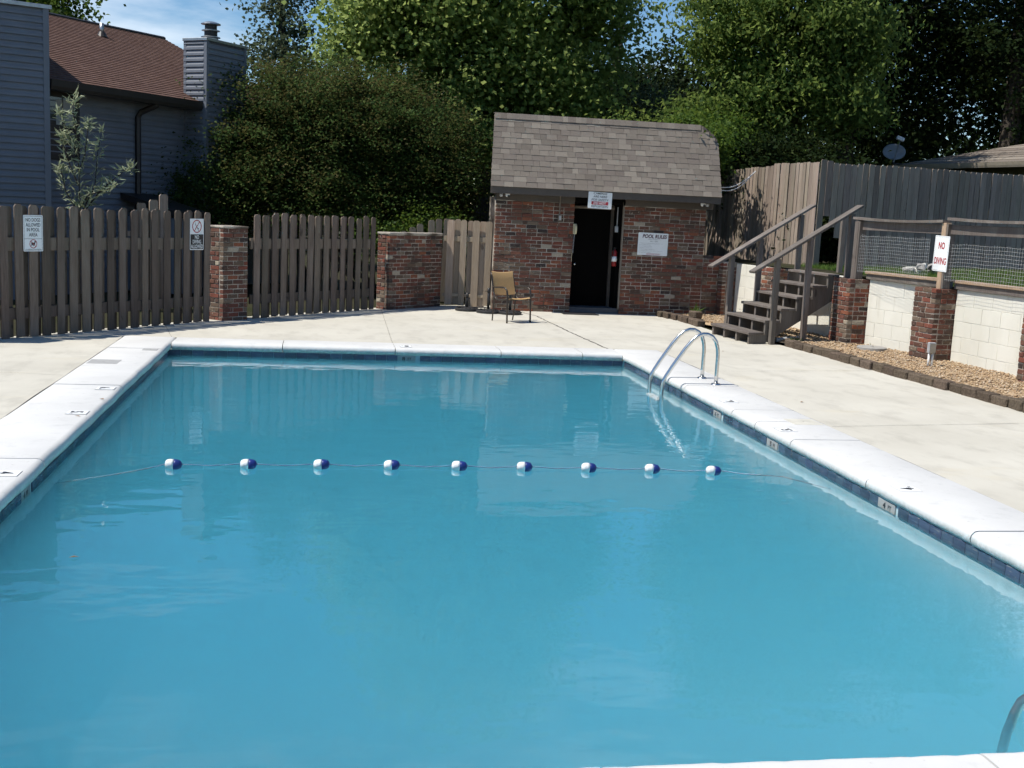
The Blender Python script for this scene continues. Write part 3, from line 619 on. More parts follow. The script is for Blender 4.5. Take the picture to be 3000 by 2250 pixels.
for i in order[300:]:
    M, me, _ = tabs[i]; m.add([M @ v.co for v in me.vertices], [tuple(p.vertices) for p in me.polygons])
if m.v: tag(m.obj('remaining_shingles', MAT['taupe'], roof), kind='stuff')
x = 3.18
while x < 7.22:
    w = r.uniform(.10, .16); mm = MB(); Mx = frame(E1 + Vector((x + w / 2, -.012, .0)), Vector((1, 0, 0)), sv, snr) @ Matrix.Rotation(r.uniform(-.01, .01), 4, 'Z')
    mm.box(-w / 2 + .001, w / 2 - .001, -.115, .0, .012, .02, Mx); mm.box(-w / 2 + .001, w / 2 - .001, -.002, .1, .0, .008, T(x + w / 2, 22.03, 3.752)); mm.obj('ridge_cap', MAT['taupe'], roof); x += w
# fittings on the pool house
def dome_cam(x, label):
    t = thing('security_camera', (x, 21.56, 2.235), label, 'camera', 'security cameras under the eave')
    MB().lathe([(.045, -.012), (.05, -.004), (.05, .009)], 18, T(x, 21.56, 2.235)).obj('mount_plate', MAT['whiteplastic'], t, smooth=True)
    MB().lathe([(.012, -.062), (.03, -.055), (.044, -.035), (.046, -.013)], 18, T(x, 21.56, 2.235)).obj('housing', MAT['whiteplastic'], t, smooth=True)
    MB().lathe([(.004, -.03), (.02, -.022), (.024, 0)], 14, frame((x + .012, 21.528, 2.19), (1, 0, 0), (0, .35, .94), (0, -.94, .35)) @ T(0, 0, .0) @ Matrix.Diagonal((1, 1, -1, 1))).obj('lens', MAT['blackp'], t, smooth=True)
dome_cam(3.43, 'white dome security camera under the left end of the eave'); dome_cam(7.28, 'white dome security camera under the right end of the eave')
for x, lb in ((3.31, 'small round floodlight beside the left eave camera'), (7.38, 'small round floodlight beside the right eave camera')):
    t = thing('eave_light', (x, 21.6, 2.235), lb, 'light', 'small lights under the eave')
    MB().lathe([(.028, -.05), (.036, -.02), (.03, .009)], 14, T(x, 21.6, 2.235)).obj('lamp_body', MAT['greyplastic'], t, smooth=True)
    MB().lathe([(.018, -.056), (.027, -.0505)], 14, T(x, 21.6, 2.235)).obj('lamp_lens', MAT['whiteplastic'], t, smooth=True)
t = thing('outlet_box', (4.51, 21.85, 1.83), 'grey electrical box with conduit on the brick wall', 'electrical box')
MB().box(4.478, 4.545, 21.805, 21.866, 1.775, 1.885).obj('box', MAT['trim2'], t, bevel=.005); MB().tube([(4.505, 21.838, 1.885), (4.505, 21.838, 2.245)], .012, 8).obj('conduit', MAT['trim2'], t)
MB().box(4.49, 4.533, 21.799, 21.805, 1.79, 1.87).obj('cover_plate', MAT['greyplastic'], t, bevel=.002)
t = thing('telephone', (4.83, 21.82, 1.62), 'cream wall telephone handset with coiled cord at the door edge', 'telephone')
hp = MB(); hp.tube([(4.822, 21.84, 1.70), (4.826, 21.80, 1.705), (4.832, 21.785, 1.66), (4.832, 21.782, 1.60), (4.826, 21.80, 1.55), (4.822, 21.835, 1.545)], [.018, .026, .022, .02, .026, .018], 10); hp.obj('handset', MAT['cream'], t, smooth=True)
MB().box(4.79, 4.86, 21.842, 21.866, 1.53, 1.73).obj('base_plate', MAT['cream'], t, bevel=.008)
pc = [(4.815 + .011 * math.cos(i * 1.3) - .0006 * i / 3, 21.82 + .011 * math.sin(i * 1.3), 1.54 - i * .0042) for i in range(90)]
MB().tube(pc, .003, 5).obj('coiled_cord', MAT['greyplastic'], t)
MB().tube([(4.79, 21.825, 1.165), (4.782, 21.835, 1.10), (4.79, 21.85, 1.0)], .004, 5).obj('straight_cord', MAT['cream'], t)
t = thing('fire_extinguisher', (5.67, 21.98, .95), 'red fire extinguisher hanging inside the doorway', 'extinguisher')
Mx = T(5.675, 21.97, .93); MB().lathe([(.03, 0), (.05, .012), (.052, .04), (.052, .27), (.042, .305), (.018, .325), (.016, .345)], 16, Mx).obj('cylinder', MAT['redpaint'], t, smooth=True)
MB().lathe([(.0525, .10), (.0525, .20)], 16, Mx).obj('paper_label', MAT['whitep'], t, smooth=True); MB().box(-.012, .012, -.05, .05, .345, .375, Mx).obj('valve_handle', MAT['iron'], t, bevel=.004); MB().tube([(5.675, 21.925, 1.30), (5.64, 21.91, 1.26), (5.63, 21.925, 1.12)], .008, 6).obj('hose', MAT['rubber'], t)
MB().box(5.70, 5.719, 21.95, 22.0, 1.02, 1.2).obj('bracket', MAT['iron'], t)
t = thing('power_conduit', (5.70, 21.99, 1.6), 'grey conduit and switch box high inside the doorway', 'conduit'); MB().tube([(5.70, 22.0, 1.72), (5.70, 22.0, 2.09)], .011, 7).obj('pipe', MAT['greyplastic'], t); MB().box(5.655, 5.718, 21.955, 22.01, 1.60, 1.72).obj('switch_box', MAT['greyplastic'], t, bevel=.006)
t = MB(); t.box(4.60, 5.30, 21.42, 21.80, .004, .016); o = t.obj('door_mat', MAT['rubber'], None, bevel=.004); tag(o, 'black rubber mat lying in front of the dark door', 'mat')

# ------------------------------------------------------------------ signs
def sign(name, center, right, w, h, label, t=.003, frame_mat='whitep', tilt=0.0):
    right = Vector(right).normalized(); upv = Vector((0, 0, 1)); n = right.cross(upv); M = frame(center, right, upv, n) @ Matrix.Rotation(tilt, 4, 'Z'); th = thing(name, center, label, 'sign', M=M)
    rr = .012; pts = []
    for cx_, cy_, a0 in ((w / 2 - rr, -h / 2 + rr, -90), (w / 2 - rr, h / 2 - rr, 0), (-w / 2 + rr, h / 2 - rr, 90), (-w / 2 + rr, -h / 2 + rr, 180)):
        for k in range(4): a = R(a0 + k * 30); pts.append((cx_ + rr * math.cos(a), cy_ + rr * math.sin(a)))
    MB().prism(pts, -t, 0).obj('plate', MAT[frame_mat], th, M, world=False); return th, M
def srect(th, M, x0, x1, y0, y1, mat, name='printed_panel', z=.0005): return MB().box(x0, x1, y0, y1, z - .0005, z + .0004).obj(name, MAT[mat], th, M, world=False)
def outline(th, M, w, h, lw, mat, z=.0006):
    m = MB(); m.box(-w / 2, w / 2, h / 2 - lw, h / 2, 0, z); m.box(-w / 2, w / 2, -h / 2, -h / 2 + lw, 0, z); m.box(-w / 2, -w / 2 + lw, -h / 2 + lw, h / 2 - lw, 0, z); m.box(w / 2 - lw, w / 2, -h / 2 + lw, h / 2 - lw, 0, z); return m.obj('printed_border', MAT[mat], th, M, world=False)
def ring(th, M, cx_, cy_, rad, lw, mat, ang, z=.0012):
    m = MB(); n = 40
    for k in range(n):
        a, b = 2 * math.pi * k / n, 2 * math.pi * (k + 1) / n
        m.prism([(cx_ + rad * math.cos(a), cy_ + rad * math.sin(a)), (cx_ + rad * math.cos(b), cy_ + rad * math.sin(b)), (cx_ + (rad - lw) * math.cos(b), cy_ + (rad - lw) * math.sin(b)), (cx_ + (rad - lw) * math.cos(a), cy_ + (rad - lw) * math.sin(a))][::1], 0, z)
    Mr = T(cx_, cy_, 0) @ Rz(ang); m.box(-(rad - lw * .5), rad - lw * .5, -lw * .42, lw * .42, .0002, z + .0004, Mr); return m.obj('prohibition_ring', MAT[mat], th, M, world=False)
def shape(th, M, pts, mat, name, z=.0008): return MB().prism(pts, 0, z).obj(name, MAT[mat], th, M, world=False)
L_ = lambda th, M, b, x, y, w, h, mat, **k: lettering(b, th, M @ T(x, y, .0009), w, h, MAT[mat], **k)
F0 = Vector((-3.93, 15.4, 0))
def onfence(s, z, off=.026): p = F0 + FD * s + FN * off; return Vector((p.x, p.y, z))
sA, sB = (Vector((-3.71, 15.685, 0)) - F0).dot(FD), (Vector((-1.905, 18.02, 0)) - F0).dot(FD)
th, M = sign('dog_sign', onfence(sA, 1.345), FD, .30, .465, 'white no dogs allowed in pool area sign on left fence')
outline(th, M, .276, .44, .004, 'blackp'); srect(th, M, -.138, .138, -.072, -.068, 'blackp', 'divider_line')
for b, y, w in (('NO DOGS', .172, .225), ('ALLOWED', .108, .225), ('IN POOL', .046, .195), ('AREA', -.018, .13)): L_(th, M, b, 0, y, w, .046, 'blackp', off=.01)
ring(th, M, 0, -.135, .058, .009, 'redp', R(-45)); L_(th, M, 'NO ANIMALS OF ANY KIND', 0, -.207, .23, .014, 'greyp', off=.0)
dog = [(-.030, -.165), (-.022, -.165), (-.018, -.148), (-.008, -.150), (-.004, -.167), (.004, -.167), (.004, -.147), (.014, -.146), (.018, -.165), (.026, -.165), (.026, -.138), (.028, -.122), (.034, -.118), (.042, -.116), (.040, -.107), (.030, -.102), (.024, -.094), (.018, -.104), (.014, -.120), (-.022, -.122), (-.034, -.110), (-.030, -.130)]
shape(th, M, dog, 'blackp', 'dog_silhouette')
th, M = sign('diving_sign', onfence(sB, 1.345), FD, .29, .47, 'white and black no diving allowed sign near the brick pillar')
srect(th, M, -.135, .135, -.222, .0, 'blackp', 'black_panel'); ring(th, M, 0, .12, .098, .014, 'redp', R(52)); 
shape(th, M, [(.030, .045), (.036, .052), (.030, .072), (.040, .085), (.034, .094), (.024, .090), (-.002, .118), (-.018, .140), (-.036, .175), (-.042, .190), (-.038, .170), (-.026, .135), (-.008, .108), (.018, .080)], 'blackp', 'diver_silhouette')
for b, y, w in (('NO', -.040, .085), ('DIVING', -.110, .175), ('ALLOWED', -.182, .25)): lettering(b, th, M @ T(0, y, .0016), w, .058, MAT['whitep'], off=.012)
th, M = sign('camera_sign', (5.20, 21.468, 2.195), (1, 0, 0), .465, .31, 'white cameras are here for safety sign hung on the fascia', tilt=R(-1.2))
for b, y, w in (('CAMERAS', .128, .265), ('ARE HERE', .070, .275), ('FOR SAFETY', .010, .335), ('REPOSITION', -.115, .33)): L_(th, M, b, 0, y, w, .040, 'blackp', shear=.2, off=.012)
srect(th, M, -.165, .165, -.085, -.022, 'redp', 'red_band', .0006); lettering('DO NOT', th, M @ T(0, -.053, .0016), .25, .046, MAT['whitep'], shear=.2, off=.02)
th, M = sign('rules_sign', (6.41, 21.856, 1.40), (1, 0, 0), .61, .44, 'white pool rules sign on the brick wall right of the door', tilt=R(-.6))
L_(th, M, 'POOL RULES', .03, .152, .50, .075, 'maroonp', shear=.22, off=.035); L_(th, M, 'Hours of Operation', .02, .093, .25, .028, 'greyp', off=.004); L_(th, M, '8am - 10pm', .02, .057, .15, .026, 'greyp', off=.006)
for i, w in enumerate((.45, .22, .235, .24, .29, .45, .22)):
    y = .012 - i * .029; srect(th, M, -.275, -.267, y - .004, y + .004, 'greyp', 'bullet_mark'); L_(th, M, ('No glass or food in the pool area at any time', 'No running please', 'Shower before entering', 'No pets in pool area', 'Children need an adult here', 'Use of this pool is at your own risk every time', 'Guests with owners')[i], -.255 + w / 2, y, w, .013, 'greyp', off=-.002)
outline(th, M @ T(.02, -.195, 0), .28, .034, .002, 'redp'); L_(th, M, 'NO LIFEGUARD ON DUTY', .02, -.195, .26, .02, 'redp', off=.004)

# ------------------------------------------------------------------ retaining wall, pillars, railing
WD = Vector((.0915, -.9958, 0)).normalized()             # towards the camera along the wall beyond the stairs
WN = Vector((WD.y, -WD.x, 0))                           # towards the pool (-x)
WD1 = Vector((.232, -.973, 0)).normalized(); WN1 = Vector((WD1.y, -WD1.x, 0))
GZ = .05
def pil(o, wd, label, seed, h=1.09, w=.53, dep=.42):
    return brick_pillar('brick_pillar', o, (wd.x, wd.y), w, dep, h, label, 'brick pillars of the retaining wall', capz=.0, seed=seed, z0=.0, faces='flr')
PA0 = Vector((8.45, 17.98, 0)); PA = Vector((8.27, 17.64, 0)); PB = PA0 + WD * 2.27; PC = PA0 + WD * 4.66; PDp = PA0 + WD * 7.05; PM = Vector((8.04, 20.35, 0)); P0 = Vector((7.74, 22.15, 0))
pil(PA, WD, 'brick pillar right beside the wooden stairs', 101); pil(PB, WD, 'brick pillar under the red no diving sign post', 111); pil(PC, WD, 'brick pillar cut off by the right edge of the picture', 121)
pil(PM, WD1, 'brick pillar hidden behind the stair treads', 131); pil(P0, WD1, 'sunlit brick pillar at the corner of the pool house', 141, 1.12, .45)
BLK = []
for i in range(3):
    r = random.Random(i); me = MB().box(-.198, .198, -.05, .05, -.1085, .1085).mesh('block'); bev(me, .0025)
    for v in me.vertices: v.co += Vector((0, r.uniform(-.002, .002), 0))
    me.materials.append(MAT['block']); BLK.append(me)
def block_wall(name, a, b, wn, label, seed, h=1.10):
    r = random.Random(seed); a, b = Vector(a), Vector(b); L = (b - a).length; d = (b - a) / L; wn = Vector((d.y, -d.x, 0)); t = thing(name, a, label, 'wall', 'cream painted block walls')
    m = MB(); quadbox(m, a, d, wn, 0, L, -.004, .22, -.05, h - .002); m.obj('wall_core', MAT['block'], t)
    for k in range(5):
        s = -(.2 if k % 2 else 0); z0 = -.02 + k * .2225
        while s < L:
            s0, s1 = max(0, s), min(L, s + .4)
            if s1 - s0 > .04:
                zc = z0 + .111; c_ = a + d * ((s0 + s1) / 2) - wn * (.049 + r.uniform(-.0008, .0008)); inst('block', r.choice(BLK), t, frame((c_.x, c_.y, zc), d, -wn, (0, 0, 1)) @ Matrix.Diagonal(((s1 - s0 - .0015) / .4, 1, 1, 1)))
            s += .4
    return t
wb0 = .34
block_wall('block_wall', PA + WD * .54 - WN * wb0, PB - WD * .01 - WN * wb0, WN, 'cream painted block wall bay left of the no diving post', 1)
block_wall('block_wall', PB + WD * .54 - WN * wb0, PC - WD * .01 - WN * wb0, WN, 'cream painted block wall bay right of the no diving post', 2)
block_wall('block_wall', PC + WD * .54 - WN * wb0, PDp - WN * wb0, WN, 'cream painted block wall bay past the right picture edge', 3)
block_wall('block_wall', P0 + WD1 * .46 - WN1 * .3, PM - WD1 * .01 - WN1 * .3, WN1, 'cream painted block wall bay between pool house and stairs', 4)
block_wall('block_wall', PM + WD1 * .54 - WN1 * .3, PA - WD1 * .01 - WN * .3, WN1, 'cream painted block wall bay behind the stair treads', 5)
# terrace ground behind the walls
def tz(x, y): return 1.12 + max(0, min(.15, (x - 9.0) * .015))
tp = [(8.02, 22.3), (8.36, 20.35), (8.70, 17.7), (9.07, 15.6), (9.28, 13.3), (9.50, 10.8), (10.6, -5)]
vs = []; fs = []
for i, (x, y) in enumerate(tp):
    for k, dx in enumerate((.02, .6, 1.4, 2.6, 5, 12, 60)):
        X = x + dx; vs.append((X, y + (dx * .3 if i == 0 else 0) * (1 if dx > 5 else .2), tz(X, y)))
for i in range(len(tp) - 1):
    for k in range(6): a = i * 7 + k; fs.append((a, a + 7, a + 8, a + 1))
n0 = len(vs)
for k, dx in enumerate((.02, .6, 1.4, 2.6, 5, 12, 60)): vs.append((8.3 + dx, 60, 1.2))
for k in range(6): fs.append((k, k + 1, n0 + k + 1, n0 + k))
me = bpy.data.meshes.new('terrace'); me.from_pydata(vs, [], fs); me.materials.append(MAT['soil']); tag(put(bpy.data.objects.new('terrace', me)), kind='structure')
# railing
rl = thing('wooden_railing', (8.95, 16, 1.0), 'brown wooden railing with wire mesh on top of the retaining wall', 'railing')
def rbox(a, b, th_, z0, z1, mat, name, n=WN, off=0, bevel=.003):
    a, b = Vector(a), Vector(b); L = (b - a).length; d = (b - a) / L; m = MB(); quadbox(m, a, d, n, 0, L, off + th_ / 2, -off + th_ / 2, z0, z1); return m.obj(name, MAT[mat], rl, bevel=bevel)
def along(P, s, inn): q = P + WD * s - WN * inn; return Vector((q.x, q.y, 0))
posts = [along(PA, .38, .15), along(PB, .41, .15), along(PC, .41, .15), along(PDp, .41, .15)]
for i, p in enumerate(posts):
    zb = 1.088
    m = MB(); quadbox(m, p, WD, WN, -.05, .05, .045, .045, zb, 2.04); m.obj('post', MAT['pale' if i == 1 else 'stair'], rl, bevel=.004)
    m = MB(); quadbox(m, p, WD, WN, .052, .09, .040, .09, zb + .01, 2.02); m.obj('post', MAT['stair'], rl, bevel=.004)
for i in range(3):
    a, b = posts[i], posts[i + 1]; a2 = a - WD * .08 if i == 0 else a + WD * .09; b2 = b - WD * .01 if i == 0 else b
    dz = (0, .035, .03)[i]
    m = MB(); N_ = 8; sag = .025
    for k in range(N_):
        s0, s1 = k / N_, (k + 1) / N_; q0, q1 = a2.lerp(b2, s0), a2.lerp(b2, s1); f = lambda s: 2.045 + dz - sag * 4 * s * (1 - s)
        pts = []
        for q, s in ((q0, s0), (q1, s1)):
            for e in (.07, -.07):
                for zz in (0, .038): pts.append((q.x + WN.x * e, q.y + WN.y * e, f(s) + zz))
        m.add(pts, [(0, 4, 5, 1), (2, 3, 7, 6), (1, 5, 7, 3), (0, 2, 6, 4)] + ([(0, 1, 3, 2)] if k == 0 else []) + ([(4, 6, 7, 5)] if k == N_ - 1 else []))
    m.obj('top_rail', MAT['stair'], rl)
    rbox(a + WD * .06, b - WD * .06, .038, 1.88, 2.015, 'stair', 'fascia_rail', off=-.03)
    rbox(a + WD * .10, b - WD * .055, .15, 1.192, 1.235, 'pale', 'sill_board', off=-.195)
    rbox(a + WD * .10, b - WD * .055, .09, 1.104, 1.190, 'stair', 'sill_beam', off=-.195)
    # wire mesh
    m = MB(); aa, bb = a + WD * .09 + WN * .01, b - WD * .055 + WN * .01; L = (bb - aa).length; nv = int(L / .05); wv = wob(70 + i)
    pt = lambda s, z: (aa.x + WD.x * s + WN.x * .012 * wv(s * 2 + z), aa.y + WD.y * s + WN.y * .012 * wv(s * 2 + z), z + .012 * wv(s * 1.4 + 3))
    ztop = 1.80 - .06 * i
    for k in range(nv + 1):
        s = L * k / nv; zt = ztop + rnd.uniform(-.01, .03); m.tube([pt(s, 1.22 + (zt - 1.22) * j / 5) for j in range(6)], .0014, 4, False)
    for k in range(12):
        z = 1.24 + k * .05
        if z > ztop: break
        m.tube([pt(L * j / 24, z) for j in range(25)], .0014, 4, False)
    tag(m.obj('wire_mesh', MAT['wire'], rl), kind='stuff')
pB = posts[1]; th, M = sign('red_diving_sign', (pB.x + WN.x * .052, pB.y + WN.y * .052, 1.60), WD, .34, .51, 'tall white no diving sign with red letters on the railing post', tilt=R(-1.5))
outline(th, M, .31, .485, .0025, 'greyp'); L_(th, M, 'NO', .0, .115, .145, .10, 'redp', off=.03); L_(th, M, 'DIVING', .0, -.105, .275, .10, 'redp', off=.025)

# ------------------------------------------------------------------ stairs
SA = Vector((.951, .309, 0)).normalized(); SP = Vector((-SA.y, SA.x, 0)); SW = Vector((-.10, .995, 0)); SO = Vector((6.64, 17.15, 0))
st = thing('wooden_stairs', SO, 'brown wooden stairs with two handrails climbing to the terrace', 'stairs')
def sp_(a, w, z): q = SO + SA * a + SW * w; return Vector((q.x, q.y, z))
RISE, RUN, SWID = .19, .31, 1.40
for i in range(6):
    a0 = .06 + RUN * i; dep = .32 if i < 5 else .26
    for half in range(2):
        dd = dep / 2; q = [sp_(a0 + half * dd + .002, -.0, 0), sp_(a0 + (half + 1) * dd - .003, -.0, 0), sp_(a0 + (half + 1) * dd - .003, SWID + .02, 0), sp_(a0 + half * dd + .002, SWID + .02, 0)]
        MB().prism([(p.x, p.y) for p in q], RISE * (i + 1) - .04, RISE * (i + 1) + rnd.uniform(-.002, .002)).obj('tread', MAT['stair'], st, bevel=.004)
saw = [(.09, 0.0)]
for i in range(6): saw += [(.09 + RUN * i, RISE * (i + 1) - .042), (.09 + RUN * (i + 1) - (.03 if i == 5 else 0), RISE * (i + 1) - .042)]
saw += [(RUN * 6 + .06, RISE * 6 - .36), (.40, 0.0)]
for w in (.04, .48, .93, 1.36):
    MB().prism(saw, -.019, .019, frame(sp_(0, w, 0), SA, (0, 0, 1), -SP)).obj('stringer', MAT['stair'], st)
for w, a_s in ((-.062, (.50, 1.145, 1.98)), (SWID + .062, (.44, 1.035, 1.90))):
    for a, zb in zip(a_s, (0, 0, 1.08)):
        zt = 1.13 + a * .522 - .03; m = MB(); m.prism([(p.x, p.y) for p in (sp_(a - .045, w - .045, 0), sp_(a + .045, w - .045, 0), sp_(a + .045, w + .045, 0), sp_(a - .045, w + .045, 0))], zb, zt); m.obj('rail_post', MAT['stair'], st, bevel=.004)
    ang = math.atan(.522); Ln = 2.15 / math.cos(ang); Mr = frame(sp_(.0, w, 1.145), (SA * math.cos(ang) + Vector((0, 0, math.sin(ang)))), SP, (-SA * math.sin(ang) + Vector((0, 0, math.cos(ang)))))
    MB().box(0, Ln, -.07, .07, -.02, .02, Mr).obj('handrail', MAT['stair'], st, bevel=.004)
p = sp_(2.45, .85, 0); t = MB().box(-.04, .04, -.04, .04, 1.05, 2.1, T(p)).obj('gate_post', MAT['stair'], None, bevel=.004); tag(t, 'short wooden post standing at the head of the stairs', 'post')

# ------------------------------------------------------------------ gravel bed, edging, small things
def bedx(y): return np.interp(y, [10, 12.3, 14.2, 15.4, 16.6, 19, 22], [7.72, 7.66, 7.52, 7.46, 7.40, 7.1, 6.95])
def wallx(y): return np.interp(y, [10, 13.5, 18.7, 20.6, 22.4], [9.5, 9.23, 8.83, 8.42, 8.08])
ys = np.linspace(9.0, 22.2, 60); vs = []; fs = []
for y in ys:
    for k in range(8): f = k / 7; vs.append((float(bedx(y) + f * (wallx(y) - bedx(y) + .05)), float(y), .045 + .03 * math.sin(y * 3 + k) * .4 - (.03 if k == 0 else 0)))
for i in range(59):
    for k in range(7): a = i * 8 + k; fs.append((a, a + 1, a + 9, a + 8))
me = bpy.data.meshes.new('gravel_bed'); me.from_pydata(vs, [], fs); me.materials.append(MAT['gravel']); tag(put(bpy.data.objects.new('gravel_bed', me)), kind='structure')
def fast_mesh(name, V, n_per, mat, tint=None, faces=None):
    """V: (N, k, 3) points; faces: list of index tuples within one piece"""
    N, k, _ = V.shape; me = bpy.data.meshes.new(name); fl = faces or [tuple(range(k))]; lens = [len(f) for f in fl]; per = sum(lens)
    me.vertices.add(N * k); me.vertices.foreach_set('co', V.reshape(-1).astype(np.float32)); me.loops.add(N * per)
    idx = np.concatenate([np.array(f) for f in fl]); me.loops.foreach_set('vertex_index', (np.arange(N)[:, None] * k + idx[None, :]).reshape(-1).astype(np.int32))
    starts = np.cumsum([0] + lens[:-1]); me.polygons.add(N * len(fl)); me.polygons.foreach_set('loop_start', (np.arange(N)[:, None] * per + starts[None, :]).reshape(-1).astype(np.int32)); me.polygons.foreach_set('loop_total', np.tile(lens, N).astype(np.int32))
    me.update(calc_edges=True)
    if tint is not None:
        at = me.attributes.new('tint', 'FLOAT', 'FACE'); at.data.foreach_set('value', np.repeat(tint, len(fl)).astype(np.float32))
    me.materials.append(mat); return me
N = 15000; y = rng.uniform(9.2, 22.0, N); y = np.where(rng.random(N) < .25, rng.uniform(12, 18, N), y); f = rng.random(N); x = bedx(y) + .06 + f * (wallx(y) - bedx(y) - .08); z = .048 + rng.uniform(-.006, .02, N)
sz = rng.uniform(.010, .024, N); oct_ = np.array([(1, 0, 0), (0, 1, 0), (-1, 0, 0), (0, -1, 0), (.1, .1, 1), (0, 0, -1)], float) * np.array([1.2, .9, .62])
ang = rng.uniform(0, 6.28, N); ca, sa = np.cos(ang), np.sin(ang); V = oct_[None] * sz[:, None, None] * (1 + rng.uniform(-.25, .25, (N, 6, 3))); V = np.stack([V[..., 0] * ca[:, None] - V[..., 1] * sa[:, None], V[..., 0] * sa[:, None] + V[..., 1] * ca[:, None], V[..., 2]], -1) + np.stack([x, y, z], -1)[:, None, :]
me = fast_mesh('gravel', V, 6, MAT['gravel'], faces=[(0, 1, 4), (1, 2, 4), (2, 3, 4), (3, 0, 4), (1, 0, 5), (2, 1, 5), (3, 2, 5), (0, 3, 5)])
for p in me.polygons: p.use_smooth = True
tag(put(bpy.data.objects.new('gravel', me)), 'loose tan gravel filling the bed along the retaining wall', 'gravel', kind='stuff')
# edging blocks
EB = []
for i in range(4):
    r = random.Random(200 + i); me = MB().prism([(-.138, -.08), (.138, -.08), (.11, .08), (-.11, .08)], -.01, .115).mesh('edging_block'); bev(me, .014)
    for v in me.vertices:
        if v.co.y < -.05: v.co.y += r.uniform(-.012, .006)
        v.co.z += r.uniform(-.003, .003)
    me.materials.append(MAT['edging']); EB.append(me)
ed = thing('block_edging', (7.5, 13.5, 0), 'curved row of brown split-face edging blocks along the gravel bed', 'edging')
y = 17.05; r = random.Random(4)
while y > 9.6:
    x0, x1 = float(bedx(y)), float(bedx(y - .28)); d = Vector((x1 - x0, -.28, 0)).normalized(); q = Vector(((x0 + x1) / 2, y - .14, -.004)); inst('edging_block', r.choice(EB), ed, frame(q, d, Vector((-d.y, d.x, 0)), (0, 0, 1)) @ T(0, r.uniform(-.018, .018), r.uniform(-.012, .006)) @ Rz(r.uniform(-.08, .08))); y -= .29
ed = thing('block_edging', (6.8, 20.5, 0), 'short mossy row of edging blocks at the pool house corner', 'edging')
for i in range(7):
    y = 21.62 - i * .285; q = Vector((6.62 + .06 * min(i, 3) + rnd.uniform(-.02, .02), y, -.004)); d = Vector((.06 if i < 3 else .0, -1, 0)).normalized(); inst('edging_block', r.choice(EB), ed, frame(q, d, Vector((-d.y, d.x, 0)), (0, 0, 1)))
inst('edging_block', EB[1], ed, frame((7.02, 20.75, .088), Vector((.2, -.98, 0)).normalized(), Vector((.98, .2, 0)).normalized(), (0, 0, 1)))
t = thing('valve_lid', (8.42, 16.4, .05), 'round grey concrete lid lying on the gravel', 'lid'); MB().lathe([(.20, 0), (.225, .012), (.225, .055), (.21, .066)], 28, T(8.42, 16.4, .04)).obj('disc', MAT['concgrey'], t); MB().lathe([(.03, .066), (.028, .072)], 12, T(8.42, 16.4, .04)).obj('lift_boss', MAT['concgrey'], t)
t = thing('junction_box', (8.36, 14.56, .05), 'grey electrical junction box on two white conduits in the gravel', 'electrical box'); M = T(8.36, 14.56, 0)
MB().box(-.05, .05, -.03, .03, .24, .39, M).obj('box', MAT['greyplastic'], t, bevel=.006); MB().box(-.045, .045, -.036, -.031, .25, .38, M).obj('cover_plate', MAT['galv'], t, bevel=.002)
for dx in (-.026, .026): MB().tube([(8.36 + dx, 14.56, .02), (8.36 + dx, 14.56, .24)], .016, 10).obj('conduit', MAT['whiteplastic'], t, smooth=True)
t = thing('drain_pipe', (7.5, 17.5, .06), 'white plastic pipe lying under the stairs', 'pipe'); MB().tube([sp_(.62, .08, .05), sp_(1.5, .35, .06)], .035, 10).obj('pipe', MAT['greyplastic'], t, smooth=True); MB().tube([sp_(.60, .075, .05), sp_(.66, .095, .05)], .043, 10).obj('coupling', MAT['iron'], t, smooth=True)

# chair
M = T(3.28, 19.68, 0) @ Rz(R(28)); ch = thing('patio_chair', (3.28, 19.68, 0), 'tan sling patio chair with bronze frame in front of the brick wall', 'chair', M=M)
for s in (-1, 1):
    x = .255 * s
    leg = [(x, -.235, 0), (x, -.222, .30), (x, -.212, .50), (x, -.195, .565), (x, -.15, .598), (x, -.08, .606), (x, .05, .60), (x * .98, .17, .59), (x * .97, .235, .60)]
    MB().tube(leg, [.015, .015, .016, .016, .016, .016, .015, .013, .012], 8).obj('arm_and_front_leg', MAT['bronze'], ch, M, smooth=True, world=False)
    MB().tube([(x * .88, .235, 0), (x * .92, .205, .22), (x * .93, .19, .38), (x * .93, .20, .5)], .012, 8).obj('rear_leg', MAT['bronze'], ch, M, smooth=True, world=False)
    MB().tube([(x * .93, -.22, .425), (x * .93, -.10, .40), (x * .93, .06, .385), (x * .93, .15, .405), (x * .93, .20, .48), (x * .93, .245, .62), (x * .93, .285, .78), (x * .93, .315, .845)], .013, 8).obj('side_rail', MAT['bronze'], ch, M, smooth=True, world=False)
MB().tube([(-.235, .10, .37), (.235, .10, .37)], .010, 8).obj('cross_brace', MAT['bronze'], ch, M, smooth=True, world=False); MB().tube([(-.235, -.17, .395), (.235, -.17, .395)], .010, 8).obj('cross_brace', MAT['bronze'], ch, M, smooth=True, world=False)
def sling(path, name):
    m = MB(); n = len(path)
    for off in (0, -.004):
        for (y, z) in path:
            for k in range(9): f = k / 8 - .5; m.v.append((f * .462, y, z - .018 * math.cos(f * math.pi) + off))
    for i in range(n - 1):
        for k in range(8): a = i * 9 + k; m.f.append((a, a + 1, a + 10, a + 9)); b = n * 9 + a; m.f.append((b, b + 9, b + 10, b + 1))
    m.obj(name, MAT['sling'], ch, M, smooth=True, world=False)
sling([(-.235, .425), (-.21, .442), (-.10, .422), (.02, .402), (.10, .400)], 'seat_sling'); sling([(.185, .47), (.205, .52), (.235, .62), (.268, .74), (.300, .85), (.31, .862), (.322, .852)], 'back_sling')
